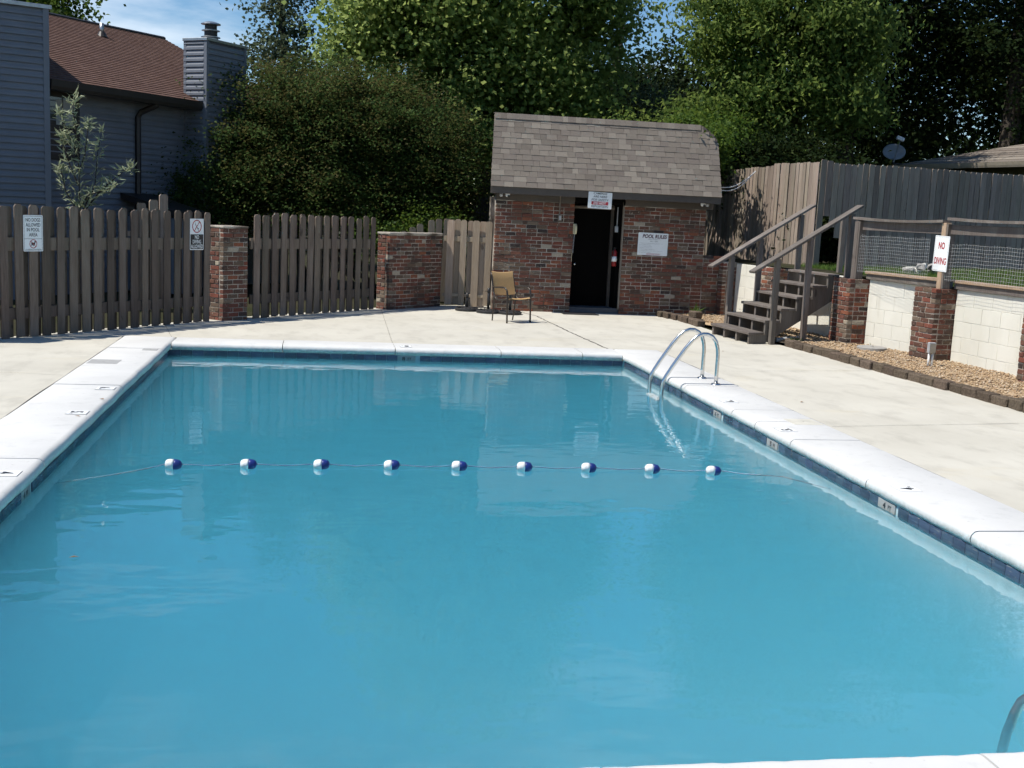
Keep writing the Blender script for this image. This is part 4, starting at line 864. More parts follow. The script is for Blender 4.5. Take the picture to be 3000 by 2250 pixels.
# umbrella bases
def ubase(x, y, h, label):
    t = thing('umbrella_base', (x, y, 0), label, 'umbrella stand', 'umbrella stands by the gate'); M = T(x, y, 0)
    MB().lathe([(.215, .002), (.225, .012), (.225, .045), (.21, .055), (.15, .058), (.10, .072), (.06, .075)], 30, M).obj('plate', MAT['iron'], t)
    for k in range(14): MB().box(.11, .20, -.008, .008, .056, .068, M @ Rz(k * 2 * math.pi / 14)).obj('rib', MAT['iron'], t)
    MB().tube([(x, y, .07), (x, y, h)], .024, 12).obj('tube', MAT['iron'], t, smooth=True); MB().tube([(x, y, h - .08), (x, y, h + .01)], .029, 12).obj('collar', MAT['iron'], t, smooth=True); MB().tube([(x - .07, y, h - .05), (x + .0, y, h - .05)], .008, 6).obj('clamp_screw', MAT['iron'], t)
ubase(2.74, 21.55, .33, 'black iron umbrella base nearest the bare wood gate'); ubase(3.10, 21.22, .46, 'black iron umbrella base directly behind the chair'); ubase(3.50, 21.12, .40, 'black iron umbrella base against the brick wall right of the chair')

# pool ladder and near grab rail
ld = thing('pool_ladder', (4.4, 12.95, 0), 'stainless steel pool ladder on the right hand coping', 'ladder')
for y in (13.2, 12.7):
    path = [(4.60, y, .012), (4.60, y, .36), (4.592, y, .44), (4.565, y, .52), (4.52, y, .575), (4.46, y, .602), (4.40, y, .603), (4.34, y, .58), (4.28, y, .53), (4.20, y, .43), (4.06, y, .22), (3.985, y, .095), (3.955, y, .03), (3.945, y, -.05), (3.945, y, -.5), (3.945, y, -1.15)]
    P = []
    for a, b in zip(path[:-1], path[1:]): P += [Vector(a).lerp(Vector(b), k / 3) for k in range(3)]
    P.append(Vector(path[-1])); MB().tube(P, .0225, 16).obj('rail', MAT['steel'], ld, smooth=True)
    MB().lathe([(.062, .010), (.062, .014), (.05, .026), (.026, .032)], 20, T(4.60, y, 0)).obj('flange', MAT['steel'], ld, smooth=True)
for z in (-.19, -.47, -.75): MB().box(3.90, 3.985, 12.72, 13.18, z - .02, z + .01).obj('tread', MAT['whiteplastic'], ld, bevel=.006)
nr = thing('grab_rail', (3.2, 4.0, 0), 'dark curved grab rail entering the water at the near corner', 'handrail')
MB().tube([(2.99, 4.33, -.62), (3.0, 4.315, -.45), (3.005, 4.31, -.35), (3.012, 4.30, -.25), (3.025, 4.28, -.15), (3.03, 4.25, -.08), (3.05, 4.18, .0), (3.10, 4.05, .08), (3.18, 3.88, .13), (3.28, 3.65, .15), (3.34, 3.5, .13), (3.36, 3.42, .01)], .0215, 14).obj('tube', MAT['galv'], nr, smooth=True)
MB().lathe([(.05, .010), (.05, .016), (.03, .026)], 16, T(3.36, 3.42, 0)).obj('flange', MAT['galv'], nr, smooth=True)
MB().tube([(3.035, 4.235, -.105), (3.05, 4.2, -.15), (3.08, 4.16, -.19), (3.14, 4.12, -.21)], .003, 6).obj('cord', MAT['whiteplastic'], nr)  # thin white line running from the rail down into the water

# float rope
fr = thing('float_rope', (1.1, 8.85, WATER), 'blue and white rope of nine floats stretched across the pool', 'rope')
bx = [(-1.09, 8.84), (-.53, 8.87), (.03, 8.885), (.58, 8.885), (1.12, 8.875), (1.65, 8.87), (2.18, 8.855), (2.71, 8.835), (3.22, 8.79)]
rp = [(sx0, 8.76, -.26), (-1.5, 8.80, -.19), (-1.25, 8.82, -.142)]
for i, (x, y) in enumerate(bx): rp += [(x - .06, y, -.118), (x + .06, y, -.118)] + ([((x + bx[i + 1][0]) / 2, (y + bx[i + 1][1]) / 2, -.130)] if i < 8 else [])
rp += [(3.45, 8.77, -.138), (3.8, 8.73, -.15), (sx1, 8.68, -.24)]
P = []
for a, b in zip(rp[:-1], rp[1:]): P += [Vector(a).lerp(Vector(b), k / 6) for k in range(6)]
P.append(Vector(rp[-1]))
PP = []; acc = 0
m = MB(); m.tube(P, .0042, 6); m.obj('rope_core', MAT['rope'], fr)
tw = MB()
for h in (0, math.pi):
    Q = []; tot = 0
    for a, b in zip(P[:-1], P[1:]):
        L = (b - a).length; n = max(1, int(L / .014))
        for k in range(n): q = a.lerp(b, k / n); th_ = (tot + L * k / n) * 150 + h; Q.append((q.x, q.y + .0036 * math.cos(th_), q.z + .0036 * math.sin(th_)))
        tot += L
    tw.tube(Q, .0026, 4)
tw.obj('rope_strand', MAT['whiteplastic'], fr)
wh = MB().lathe([(.008, -.0625), (.022, -.060), (.033, -.050), (.0385, -.034), (.040, -.015), (.040, -.0005)], 24, Matrix.Rotation(R(90), 4, 'Y')).mesh('float', True); wh.materials.append(MAT['whiteplastic'])
bl = MB().lathe([(.040, .0005), (.040, .015), (.0385, .034), (.033, .048), (.022, .058), (.010, .063)], 24, Matrix.Rotation(R(90), 4, 'Y')).mesh('blue_half', True); bl.materials.append(MAT['blueplastic'])
for i, (x, y) in enumerate(bx):
    M = T(x, y, -.119) @ Matrix.Rotation(R(rnd.uniform(-3, 5)), 4, 'Y') @ Rz(R(rnd.uniform(-4, 2))) @ Matrix.Rotation(rnd.uniform(0, 6), 4, 'X'); o = inst('float', wh, fr, M); inst('blue_half', bl, o, M)

# fallen leaves and specks
lf = MB().add([(-.03, 0, 0), (0, -.012, .006), (.032, 0, .002), (0, .013, .008)], [(0, 1, 2, 3)]).mesh('fallen_leaf'); lf.materials.append(MAT['clear'])
spots = [(-1.99, 10.92, .013, 'on the left coping by the far five marker'), (-2.03, 10.05, .013, 'on the left coping by the near five marker'), (5.9, 16.1, .003, 'on the deck near the stair foot'), (5.55, 15.3, .003, 'on the deck right of the ladder'), (5.2, 11.6, .003, 'on the deck by the right coping'), (-1.35, 6.55, WATER + .003, 'floating on the water at left'), (5.6, 7.9, .003, 'on the deck near the right picture edge')]
for i, (x, y, z, w) in enumerate(spots): tag(inst('fallen_leaf', lf, None, T(x, y, z + .002) @ Rz(rnd.uniform(0, 6))), 'small brown fallen leaf ' + w, 'leaf', 'fallen leaves')

# ------------------------------------------------------------------ grey house on the left
HD = Vector((.588, .809, 0)); HN = Vector((.809, -.588, 0)); HW = Vector((-4.2, 23.6, 0))
def hp_(s, off, z): q = HW + HD * s + HN * off; return Vector((q.x, q.y, z))
ho = thing('grey_house', hp_(0, 0, 0), 'grey vinyl sided house with brown shingle roof and chimney behind the fence', 'house')
def clap(o, d, n, L, z0, z1, parent, name='siding_board', rev=.115):
    z = z0
    while z < z1 - .02:
        h = min(rev, z1 - z); pr = [(-.02, 0), (-.012, 0), (-.012, .012), (.018, .014), (.014, h * .55), (.003, h * .72), (.0, h - .001), (-.02, h - .001)]
        P = []
        for s in (0, L):
            for q, zz in pr: P.append(Vector((o.x + d.x * s + n.x * q, o.y + d.y * s + n.y * q, z + zz)))
        k = len(pr); fs = [(i, (i + 1) % k, k + (i + 1) % k, k + i) for i in range(k)] + [tuple(range(k - 1, -1, -1)), tuple(range(k, 2 * k))]
        if d.cross(Vector((0, 0, 1))).dot(n) < 0: fs = [f[::-1] for f in fs]
        MB().add(P, fs).obj(name, MAT['siding'], parent); z += rev
m = MB(); quadbox(m, HW, HD, HN, -1.7, 5.6, -.021, 8.0, -.05, 3.8); m.obj('wall', MAT['siding'], ho)
clap(hp_(-1.5, 0, 0), HD, HN, 4.0, .4, 3.78, ho)
# gable triangle under the rear roof end and roof
m = MB(); e0, e1 = hp_(-1.75, .42, 3.86), hp_(5.8, .42, 3.86); r0, r1 = hp_(-1.0, -4.0, 5.76), hp_(5.8, -4.0, 5.77)
m2 = MB(); N_ = 38
for k in range(N_):
    f0, f1 = k / N_, (k + 1) / N_; a0, b0 = e0.lerp(r0, f0), e1.lerp(r1, f0); a1, b1 = e0.lerp(r0, f1), e1.lerp(r1, f1); nn = Vector((HN.x * .4, HN.y * .4, .92)); sg = Vector((0, 0, -.05 * math.sin(f0 * 3)))
    lift = nn * .014
    m2.add([a0 + lift, b0 + lift, b1 + nn * .001, a1 + nn * .001, a0, b0], [(0, 1, 2, 3), (4, 5, 1, 0)])
rf = m2.obj('roof', MAT['brownroof'], ho)
MB().add([r0, r1, r1 - HN * 4.4 + Vector((0, 0, -1.9)), r0 - HN * 4.4 + Vector((0, 0, -1.9))], [(0, 1, 2, 3)]).obj('rear_roof', MAT['brownroof'], ho)
MB().tube([r0 + Vector((0, 0, .01)), r0.lerp(r1, .6) + Vector((0, 0, -.01)), r1 + Vector((0, 0, .0))], .06, 6).obj('ridge_cap', MAT['darkbrown'], rf)
m = MB(); m.add([e0 + Vector((0, 0, -.03)), e1 + Vector((0, 0, -.03)), e1 - HN * .42 + Vector((0, 0, -.05)), e0 - HN * .42 + Vector((0, 0, -.05))], [(3, 2, 1, 0)]); m.obj('soffit', MAT['darkbrown'], ho)
gp = [(.0, -.07), (.09, -.06), (.11, .0), (.12, .11), (.0, .11)]; P = []
for e in (e0, e1):
    for q, zz in gp: P.append(e + HN * q + Vector((0, 0, zz - .12)))
MB().add(P, [(i, (i + 1) % 5, 5 + (i + 1) % 5, 5 + i) for i in range(5)] + [(4, 3, 2, 1, 0), (5, 6, 7, 8, 9)]).obj('gutter', MAT['darkbrown'], ho)
ds = hp_(.80, .05, 0); MB().tube([hp_(.95, .46, 3.76), hp_(.93, .42, 3.66), hp_(.82, .12, 3.52), hp_(.8, .06, 3.42), hp_(.8, .06, .1)], .058, 6).obj('downspout', MAT['darkbrown'], ho)
vp = hp_(2.9, -3.1, 5.40); MB().tube([vp, vp + Vector((0, 0, .26))], .05, 10).obj('vent_pipe', MAT['galv'], rf, smooth=True); MB().lathe([(.13, -.04), (.07, .07), (.052, .08)], 12, T(vp)).obj('vent_boot', MAT['darkbrown'], rf)
w_ = thing('house_window', hp_(-1.05, .02, 2.5), 'x', 'window'); bpy.data.objects.remove(w_)
m = MB(); 
for a, b, z0, z1 in ((-1.42, -.66, 3.60, 3.70), (-1.42, -.66, 2.46, 2.54), (-1.42, -1.36, 2.54, 3.60), (-.74, -.66, 2.54, 3.60), (-1.36, -.74, 3.05, 3.10)): quadbox(m, HW, HD, HN, a, b, .035, .0, z0, z1)
wf = m.obj('window', MAT['darkbrown'], ho); m = MB(); quadbox(m, HW, HD, HN, -1.36, -.74, .016, .0, 2.54, 3.6); m.obj('pane', MAT['glass'], wf)
m = MB(); quadbox(m, HW, HD, HN, -1.2, -.80, .019, -.0165, 3.10, 3.56); m.obj('curtain', MAT['curtain'], wf)
m = MB(); quadbox(m, HW, HD, HN, -1.06, -1.04, .024, -.02, 2.55, 3.59); quadbox(m, HW, HD, HN, -1.36, -.74, .024, -.02, 3.33, 3.345); m.obj('muntin', MAT['darkbrown'], wf)
# chimney
ci = thing('chimney', (0, 0, 0), 'x', 'x'); bpy.data.objects.remove(ci)
CO = hp_(2.16, .60, 0); m = MB(); quadbox(m, CO, HD, HN, .015, 1.225, -.02, .56, 0, 5.10); ck = m.obj('chimney', MAT['siding'], ho)
clap(CO + HD * .06, HD, HN, 1.12, 1.6, 5.08, ck); clap(CO - HN * .60, HN, -HD, .54, 2.6, 5.08, ck)
for a, f in ((-.012, .012), (1.17, .012)):
    m = MB(); quadbox(m, CO, HD, HN, a, a + .075, f + .008, .06, .5, 5.09); m.obj('corner_trim', MAT['siding'], ck)
m = MB(); quadbox(m, CO, HD, HN, -.012, .03, -.535, .60, 1.5, 5.09); m.obj('corner_trim', MAT['siding'], ck)
m = MB(); quadbox(m, CO, HD, HN, -.03, 1.27, .035, .62, 5.092, 5.15); m.obj('chimney_cap', MAT['galv'], ck, bevel=.005)
q = CO + HD * .45 - HN * .28; Mx = T(q.x, q.y, 5.14)
MB().lathe([(.15, 0), (.15, .06), (.20, .08), (.20, .09), (.13, .115), (.13, .20), (.19, .215), (.19, .225), (.12, .25), (.12, .33), (.205, .345), (.20, .365), (.10, .40), (.01, .41)], 20, Mx).obj('flue_cap', MAT['galv'], ck, smooth=False)
MB().lathe([(.135, .10), (.135, .21)], 20, Mx).obj('flue_pipe', MAT['iron'], ck); MB().lathe([(.125, .24), (.125, .338)], 20, Mx).obj('flue_pipe', MAT['iron'], ck)
# bay tower in front of the left edge
TD = Vector((.91, .415, 0)).normalized(); TN = Vector((TD.y, -TD.x, 0)); TO = Vector((-4.78, 21.62, 0)) - TD * 4
m = MB(); quadbox(m, TO, TD, TN, 0, 3.97, -.022, 2.6, -.05, 5.02); tw_ = m.obj('bay_wing', MAT['siding'], ho); clap(TO, TD, TN, 3.93, .6, 4.98, tw_)
m = MB(); quadbox(m, TO, TD, TN, 3.90, 4.0, .022, .08, -.05, 5.0); m.obj('corner_trim', MAT['siding'], tw_); m = MB(); quadbox(m, TO, TD, TN, -.1, 4.05, .04, 2.65, 5.0, 5.07); m.obj('parapet_cap', MAT['galv'], tw_, bevel=.005)
# little lean-to roof in front of the wall
m = MB(); q0, q1 = hp_(.35, 1.5, 1.60), hp_(1.25, 1.5, 1.60); m.add([q0, q1, hp_(1.25, .03, 1.92), hp_(.35, .03, 1.92), q0 - Vector((0, 0, .12)), q1 - Vector((0, 0, .12)), hp_(.35, .03, 1.8)], [(0, 1, 2, 3), (4, 5, 1, 0), (4, 0, 3, 6)]); m.obj('porch_roof', MAT['darkbrown'], ho)
m = MB(); quadbox(m, HW, HD, HN, .42, 1.18, 1.4, -.02, 0, 1.47); m.obj('porch_wall', MAT['siding'], ho)

# ------------------------------------------------------------------ house on the right with dish
EA, EBb = Vector((14.85, 28.7, 3.58)), Vector((16.1, 22.9, 3.58)); rd = (EBb - EA).normalized(); rn = Vector((rd.y, -rd.x, 0)); rh = thing('olive_house', (16.5, 26, 0), 'olive house with grey hip roof beyond the tall fence', 'house')
if rn.x > 0: rn = -rn
apex = EA - rn * 4.2 + rd * 3.6 + Vector((0, 0, 1.12)); apex2 = apex + rd * 4
m = MB(); N_ = 14
for k in range(N_):
    f0, f1 = k / N_, (k + 1) / N_; a0, b0 = EA.lerp(apex, f0), EBb.lerp(apex2, f0); a1, b1 = EA.lerp(apex, f1), EBb.lerp(apex2, f1); l = Vector((rn.x * .2, rn.y * .2, .97)) * .014
    m.add([a0 + l, b0 + l, b1, a1, a0, b0], [(0, 1, 2, 3), (4, 5, 1, 0)])
m.obj('roof', MAT['taupe'], rh); far = EA - rn * 8
MB().add([EA, apex, far], [(0, 2, 1)]).obj('hip_roof', MAT['taupe'], rh)
MB().add([EA + Vector((0, 0, -.01)), EBb + Vector((0, 0, -.01)), EBb - rn * .5, EA - rn * .5 + Vector((0, 0, -.01))], [(0, 1, 2, 3)]).obj('soffit', MAT['olive'], rh)
P = []
for e in (EA, EBb):
    for q, zz in ((0, 0), (.09, 0), (.11, .05), (.13, .12), (0, .12)): P.append(e + rn * q + Vector((0, 0, zz - .12)))
MB().add(P, [(i, (i + 1) % 5, 5 + (i + 1) % 5, 5 + i) for i in range(5)] + [(4, 3, 2, 1, 0), (5, 6, 7, 8, 9)]).obj('gutter', MAT['olivetrim'], rh)
o_ = EA - rn * .5 + rd * .5
m = MB(); quadbox(m, Vector((o_.x, o_.y, 0)), rd, rn, 0, 6, -.02, 5, 0, 3.55); m.obj('wall', MAT['olive'], rh)
for k in range(10):
    m = MB(); z = 1.6 + k * .19; quadbox(m, Vector((o_.x, o_.y, 0)), rd, rn, 0, 6, .02 if 1 else 0, .018, z, z + .182); m.obj('siding_board', MAT['olive'], rh)
dc = Vector((14.50, 28.05, 3.86)); dn = Vector((-.30, -.80, .52)).normalized(); dxv = Vector((.93, -.36, .05)); dxv = (dxv - dn * dxv.dot(dn)).normalized(); dyv = dn.cross(dxv); Mx = frame(dc, dxv, dyv, dn)
dt = thing('satellite_dish', (14.7, 28.2, 3.6), 'grey satellite dish on the corner of the right hand roof', 'dish')
m = MB(); pr = []
for k in range(7): q = k / 6; pr.append((.03 + .235 * q, .055 * q * q))
vs = []; n = 28
for off in (0, -.012):
    for rr_, z in pr: vs += [Mx @ Vector((rr_ * 1.08 * math.cos(a * 2 * math.pi / n), rr_ * .92 * math.sin(a * 2 * math.pi / n), z + off)) for a in range(n)]
fs = [(i * n + a, i * n + (a + 1) % n, (i + 1) * n + (a + 1) % n, (i + 1) * n + a) for i in range(6) for a in range(n)]; K = 7 * n
fs += [tuple(K + q for q in f[::-1]) for f in fs[:]] + [(6 * n + a, 6 * n + (a + 1) % n, K + 6 * n + (a + 1) % n, K + 6 * n + a) for a in range(n)] + [tuple(range(n - 1, -1, -1))]
MB().add(vs, fs).obj('reflector', MAT['dish'], dt, smooth=True)
b0, b1 = Mx @ Vector((-.02, -.30, .02)), Mx @ Vector((.10, .14, .42)); MB().tube([b0, b1], .018, 8).obj('feed_arm', MAT['dish'], dt); MB().box(-.10, .10, -.045, .045, -.05, .05, T(b1) @ Matrix.Rotation(.4, 4, 'Y') @ Rz(-.3)).obj('feed_horn', MAT['whiteplastic'], dt, bevel=.015)
MB().tube([dc - dn * .03, dc - dn * .12 + Vector((0, 0, -.2)), Vector((14.95, 28.4, 3.60))], .022, 8).obj('mast', MAT['iron'], dt)

# ------------------------------------------------------------------ cables
t = thing('service_cable', (8.0, 22.6, 2.5), 'pale cables sagging from the pool house roof to the tall fence', 'cable')
for k in range(2):
    a, b = Vector((7.58, 21.95, 2.60 - .02 * k)), Vector((8.93, 23.2, 2.98)); P = [a.lerp(b, i / 14) + Vector((0, 0, -(.16 + .06 * k) * math.sin(math.pi * i / 14))) for i in range(15)]; MB().tube(P, .009, 6).obj('cable', MAT['whiteplastic'], t)

# ------------------------------------------------------------------ vegetation
def leaf_cloud(cent, L, W, droop=.3, upb=.6, tint=None, name='foliage', mat=None, fold=.12, cn=None):
    N = len(cent); th_ = rng.uniform(0, 2 * np.pi, N); el = rng.normal(-droop, .45, N); ax = np.stack([np.cos(th_) * np.cos(el), np.sin(th_) * np.cos(el), np.sin(el)], -1)
    nr_ = rng.normal(0, 1, (N, 3)); nr_[:, 2] += upb * 2; nr_ += 0 if cn is None else cn * 2.2; nr_ -= ax * (nr_ * ax).sum(1)[:, None]; nr_ /= np.linalg.norm(nr_, axis=1)[:, None] + 1e-9; sd = np.cross(ax, nr_)
    s = rng.uniform(.65, 1.25, N)[:, None]; l = L * s; w = W * s
    V = np.stack([cent, cent + ax * l * .42 - sd * w * .5 + nr_ * l * fold, cent + ax * l, cent + ax * l * .42 + sd * w * .5 + nr_ * l * fold], 1)
    if tint is None: tint = rng.random(N)
    return fast_mesh(name, V, 4, mat, tint, [(0, 1, 2, 3)])
def clusters(blobs, ncl, per, rc, flat=.6, shell=2.4):
    """blobs: (cx,cy,cz,rx,ry,rz). returns leaf centres and tints"""
    vol = np.array([b[3] * b[4] * b[5] for b in blobs]) ** .8; pick = rng.choice(len(blobs), ncl, p=vol / vol.sum()); B = np.array(blobs)[pick]
    d = rng.normal(0, 1, (ncl, 3)); d /= np.linalg.norm(d, axis=1)[:, None]; rad = rng.random(ncl) ** (1 / shell); rad *= rng.uniform(.85, 1.15, ncl)
    C = B[:, :3] + d * rad[:, None] * B[:, 3:6]; sc_ = rng.uniform(.45, 1.7, ncl)
    n = rng.poisson(per, ncl).clip(3); idx = np.repeat(np.arange(ncl), n); off = rng.normal(0, 1, (len(idx), 3)) * np.array([1, 1, flat]) * rc * sc_[idx][:, None]
    ct = rng.normal(.45, .18, ncl); tint = np.clip(ct[idx] + rng.normal(0, .18, len(idx)), 0, 1)
    cn = d * .8 + rng.normal(0, .7, (ncl, 3)); cn[:, 2] += .35; cn /= np.linalg.norm(cn, axis=1)[:, None]; clusters.cn = cn[idx]
    return C[idx] + off, tint, C
def tree(name, base, h, tr, blobs, ncl, per, rc, L, W, mat, label, cat='tree', group='trees behind the pool', droop=.35, limbs=True, lean=(0, 0), shell=2.4, flat=.6, twigs=0):
    t = thing(name, base, label, cat, group); bz = base[2]; P = []; top = Vector((base[0] + lean[0], base[1] + lean[1], bz + h))
    for k in range(7): f = k / 6; P.append(Vector(base).lerp(top, f) + Vector((.10 * math.sin(f * 5 + base[0]), .10 * math.cos(f * 4 + base[1]), 0)) * f)
    m = MB(); m.tube(P, [tr * (1.25 if k == 0 else 1 - .11 * k) for k in range(7)], 9)
    pts, tint, C = clusters(blobs, ncl, per, rc, flat, shell)
    if limbs:
        for i, b in enumerate(blobs):
            k = 2 + i % 4; s = P[k]; e = Vector(b[:3]); mid = s.lerp(e, .5) + Vector((0, 0, .25)); r0 = tr * (1 - .11 * k) * .55; m.tube([s, mid, e], [r0, r0 * .6, r0 * .25], 6)
            for j in range(twigs): d = Vector((rng.normal(), rng.normal(), rng.normal() * .7 + .2)).normalized(); q = e + Vector((d.x * b[3], d.y * b[4], d.z * b[5])) * .9; m.tube([mid.lerp(e, rng.uniform(.2, 1)), e.lerp(q, .5) + Vector((0, 0, .12)), q], [r0 * .35, r0 * .22, r0 * .06], 5)
    o = m.obj('trunk', MAT['bark'], t, smooth=True); me = leaf_cloud(pts - np.array(base), L, W, droop, .2, tint, 'crown', MAT[mat], cn=clusters.cn); inst('crown', me, t, T(Vector(base))); return t
# crape myrtle bush
bl = [(-1.3, 25.9, 3.3, 1.5, 1.5, 1.5), (.1, 25.6, 3.6, 1.6, 1.5, 1.45), (1.4, 25.4, 3.4, 1.6, 1.4, 1.35), (2.5, 25.3, 2.5, 1.1, 1.2, 1.5), (-2.1, 25.7, 2.2, .9, 1.1, 1.2), (.2, 25.2, 2.1, 2.2, 1.2, 1.0), (-2.35, 25.0, 1.9, .75, .8, .9)]
t = thing('crape_myrtle', (.3, 25.6, -.05), 'big dark crape myrtle bush behind the picket fence', 'bush'); m = MB()
for k in range(16):
    a = rng.uniform(0, 6.28); q = bl[k % 5]; b0 = Vector((.4 + .9 * math.cos(a), 25.5 + .5 * math.sin(a), -.05)); e = Vector((q[0] + rng.uniform(-.6, .6), q[1] + rng.uniform(-.4, .4), q[2] + .6)); m.tube([b0, b0.lerp(e, .5) + Vector((rng.uniform(-.2, .2), 0, .3)), e], [.05, .035, .012], 6)
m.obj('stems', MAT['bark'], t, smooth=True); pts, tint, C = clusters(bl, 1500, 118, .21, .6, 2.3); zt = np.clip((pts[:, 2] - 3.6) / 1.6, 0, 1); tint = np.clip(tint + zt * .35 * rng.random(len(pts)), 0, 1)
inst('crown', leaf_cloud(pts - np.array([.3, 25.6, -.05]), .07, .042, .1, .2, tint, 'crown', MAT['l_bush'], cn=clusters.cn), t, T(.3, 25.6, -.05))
# upright sprigs on top of the bush
# trees
tree('sycamore_tree', (4.2, 30.5, 0), 8.5, .28, [(2.2, 29.6, 7.3, 1.9, 2.0, 1.9), (4.6, 29.4, 7.8, 2.2, 2.0, 2.2), (6.6, 30.2, 6.9, 1.5, 1.8, 1.7), (3.4, 29.8, 5.2, 1.9, 1.6, 1.3), (5.6, 29.6, 5.0, 1.6, 1.5, 1.3), (1.0, 29.8, 6.4, 1.0, 1.2, 1.0), (4.2, 30.2, 10.2, 2.6, 2.4, 1.8), (3.2, 29.3, 3.7, 1.6, 1.2, .9)], 1000, 92, .36, .14, .115, 'l_syc', 'tall sycamore tree directly behind the pool house', twigs=3)
tree('poplar_tree', (-1.3, 34.8, 0), 8.5, .16, [(-1.3, 34.7, 7.6, 1.0, 1.0, 1.5), (-1.7, 34.7, 6.0, 1.2, 1.0, .9), (-.7, 34.7, 5.2, .9, .9, .9), (-1.9, 34.7, 4.4, 1.0, .9, .8)], 210, 40, .26, .12, .09, 'l_grey', 'slender pale tree between the chimney and the sycamore', twigs=3)
tree('hickory_tree', (10.6, 27.4, 1.1), 8.5, .24, [(9.5, 26.8, 6.6, 1.2, 1.4, 1.3), (11.0, 26.6, 6.9, 1.5, 1.4, 1.4), (12.3, 26.8, 6.3, 1.1, 1.3, 1.2), (10.3, 26.3, 5.0, 1.3, 1.2, 1.0), (12.0, 26.3, 4.9, 1.2, 1.2, 1.0), (9.2, 26.6, 4.4, 1.0, 1.0, .9), (11.2, 27.2, 9.0, 2.0, 2.0, 1.6)], 680, 80, .29, .15, .072, 'l_hick', 'leafy hickory tree rising behind the sunlit tall fence', droop=.6, twigs=3)
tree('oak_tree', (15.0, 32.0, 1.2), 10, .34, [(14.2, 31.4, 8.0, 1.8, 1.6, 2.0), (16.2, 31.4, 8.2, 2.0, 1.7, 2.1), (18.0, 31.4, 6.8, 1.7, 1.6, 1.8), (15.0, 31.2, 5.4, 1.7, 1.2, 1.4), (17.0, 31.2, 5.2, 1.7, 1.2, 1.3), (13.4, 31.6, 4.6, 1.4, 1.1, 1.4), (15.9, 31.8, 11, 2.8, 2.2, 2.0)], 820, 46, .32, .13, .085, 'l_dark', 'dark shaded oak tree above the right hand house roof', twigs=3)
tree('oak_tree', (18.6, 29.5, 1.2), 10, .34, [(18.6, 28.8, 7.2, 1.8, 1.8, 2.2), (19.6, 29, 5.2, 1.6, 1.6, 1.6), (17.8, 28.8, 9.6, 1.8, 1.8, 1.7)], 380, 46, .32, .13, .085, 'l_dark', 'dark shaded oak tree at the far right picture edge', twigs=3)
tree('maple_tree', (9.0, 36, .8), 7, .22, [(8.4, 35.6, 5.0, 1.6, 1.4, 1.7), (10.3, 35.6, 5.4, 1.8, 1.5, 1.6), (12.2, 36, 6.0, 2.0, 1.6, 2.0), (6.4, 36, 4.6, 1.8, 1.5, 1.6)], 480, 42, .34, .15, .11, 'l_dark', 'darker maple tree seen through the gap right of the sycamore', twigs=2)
tree('silver_tree', (9.4, 31.6, .8), 4.5, .12, [(9.1, 31.4, 4.9, .9, .9, .9), (9.9, 31.2, 4.2, 1.0, .9, .8), (8.6, 31.5, 4.0, .8, .8, .7)], 170, 46, .24, .10, .05, 'l_grey', 'silvery leaved small tree behind the roof corner', twigs=2)
tree('young_tree', (1.0, 37, 0), 7, .18, [(.8, 36.8, 5.4, 1.8, 1.4, 1.6), (2.8, 37, 4.8, 1.8, 1.4, 1.6), (-.6, 37, 4.2, 1.4, 1.2, 1.4)], 330, 40, .34, .15, .12, 'l_syc', 'farther green tree filling the gap behind the bush')
tree('yard_tree', (-8.6, 38, 0), 7.5, .2, [(-8.3, 38, 7.6, 1.0, 1.0, .9), (-9.6, 38, 7.6, 1.4, 1.2, 1.3), (-7.7, 38, 7.95, .45, .5, .4)], 150, 40, .3, .15, .11, 'l_vine', 'treetop peeking over the left end of the brown roof', twigs=3)
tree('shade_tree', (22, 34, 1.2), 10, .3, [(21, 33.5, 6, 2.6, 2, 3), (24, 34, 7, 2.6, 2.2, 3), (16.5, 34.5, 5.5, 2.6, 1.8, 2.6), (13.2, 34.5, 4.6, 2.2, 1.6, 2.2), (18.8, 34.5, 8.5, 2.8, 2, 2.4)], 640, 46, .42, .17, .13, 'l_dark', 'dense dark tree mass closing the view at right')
wt = []
for i in range(60):
    X = rng.uniform(-14, 42); wt.append((X, rng.uniform(44, 50), rng.uniform(1, 2.6 if X < 3 else 5.5), rng.uniform(1.6, 3), 1.4, rng.uniform(1.2, 2.2)))
for i in range(34): X = rng.uniform(9, 34); wt.append((X, rng.uniform(40, 44), rng.uniform(1.5, 6.5), rng.uniform(1.8, 3), 1.4, rng.uniform(1.4, 2.2)))
pts, tint, C = clusters(wt, 2200, 34, .5, .8, 2.0)
tag(inst('far_woods', leaf_cloud(pts, .26, .2, .3, .5, tint, 'far_woods', MAT['l_dark']), None, T(0, 0, 0)), 'dark mass of far trees closing the view behind everything', 'woods', kind='stuff')
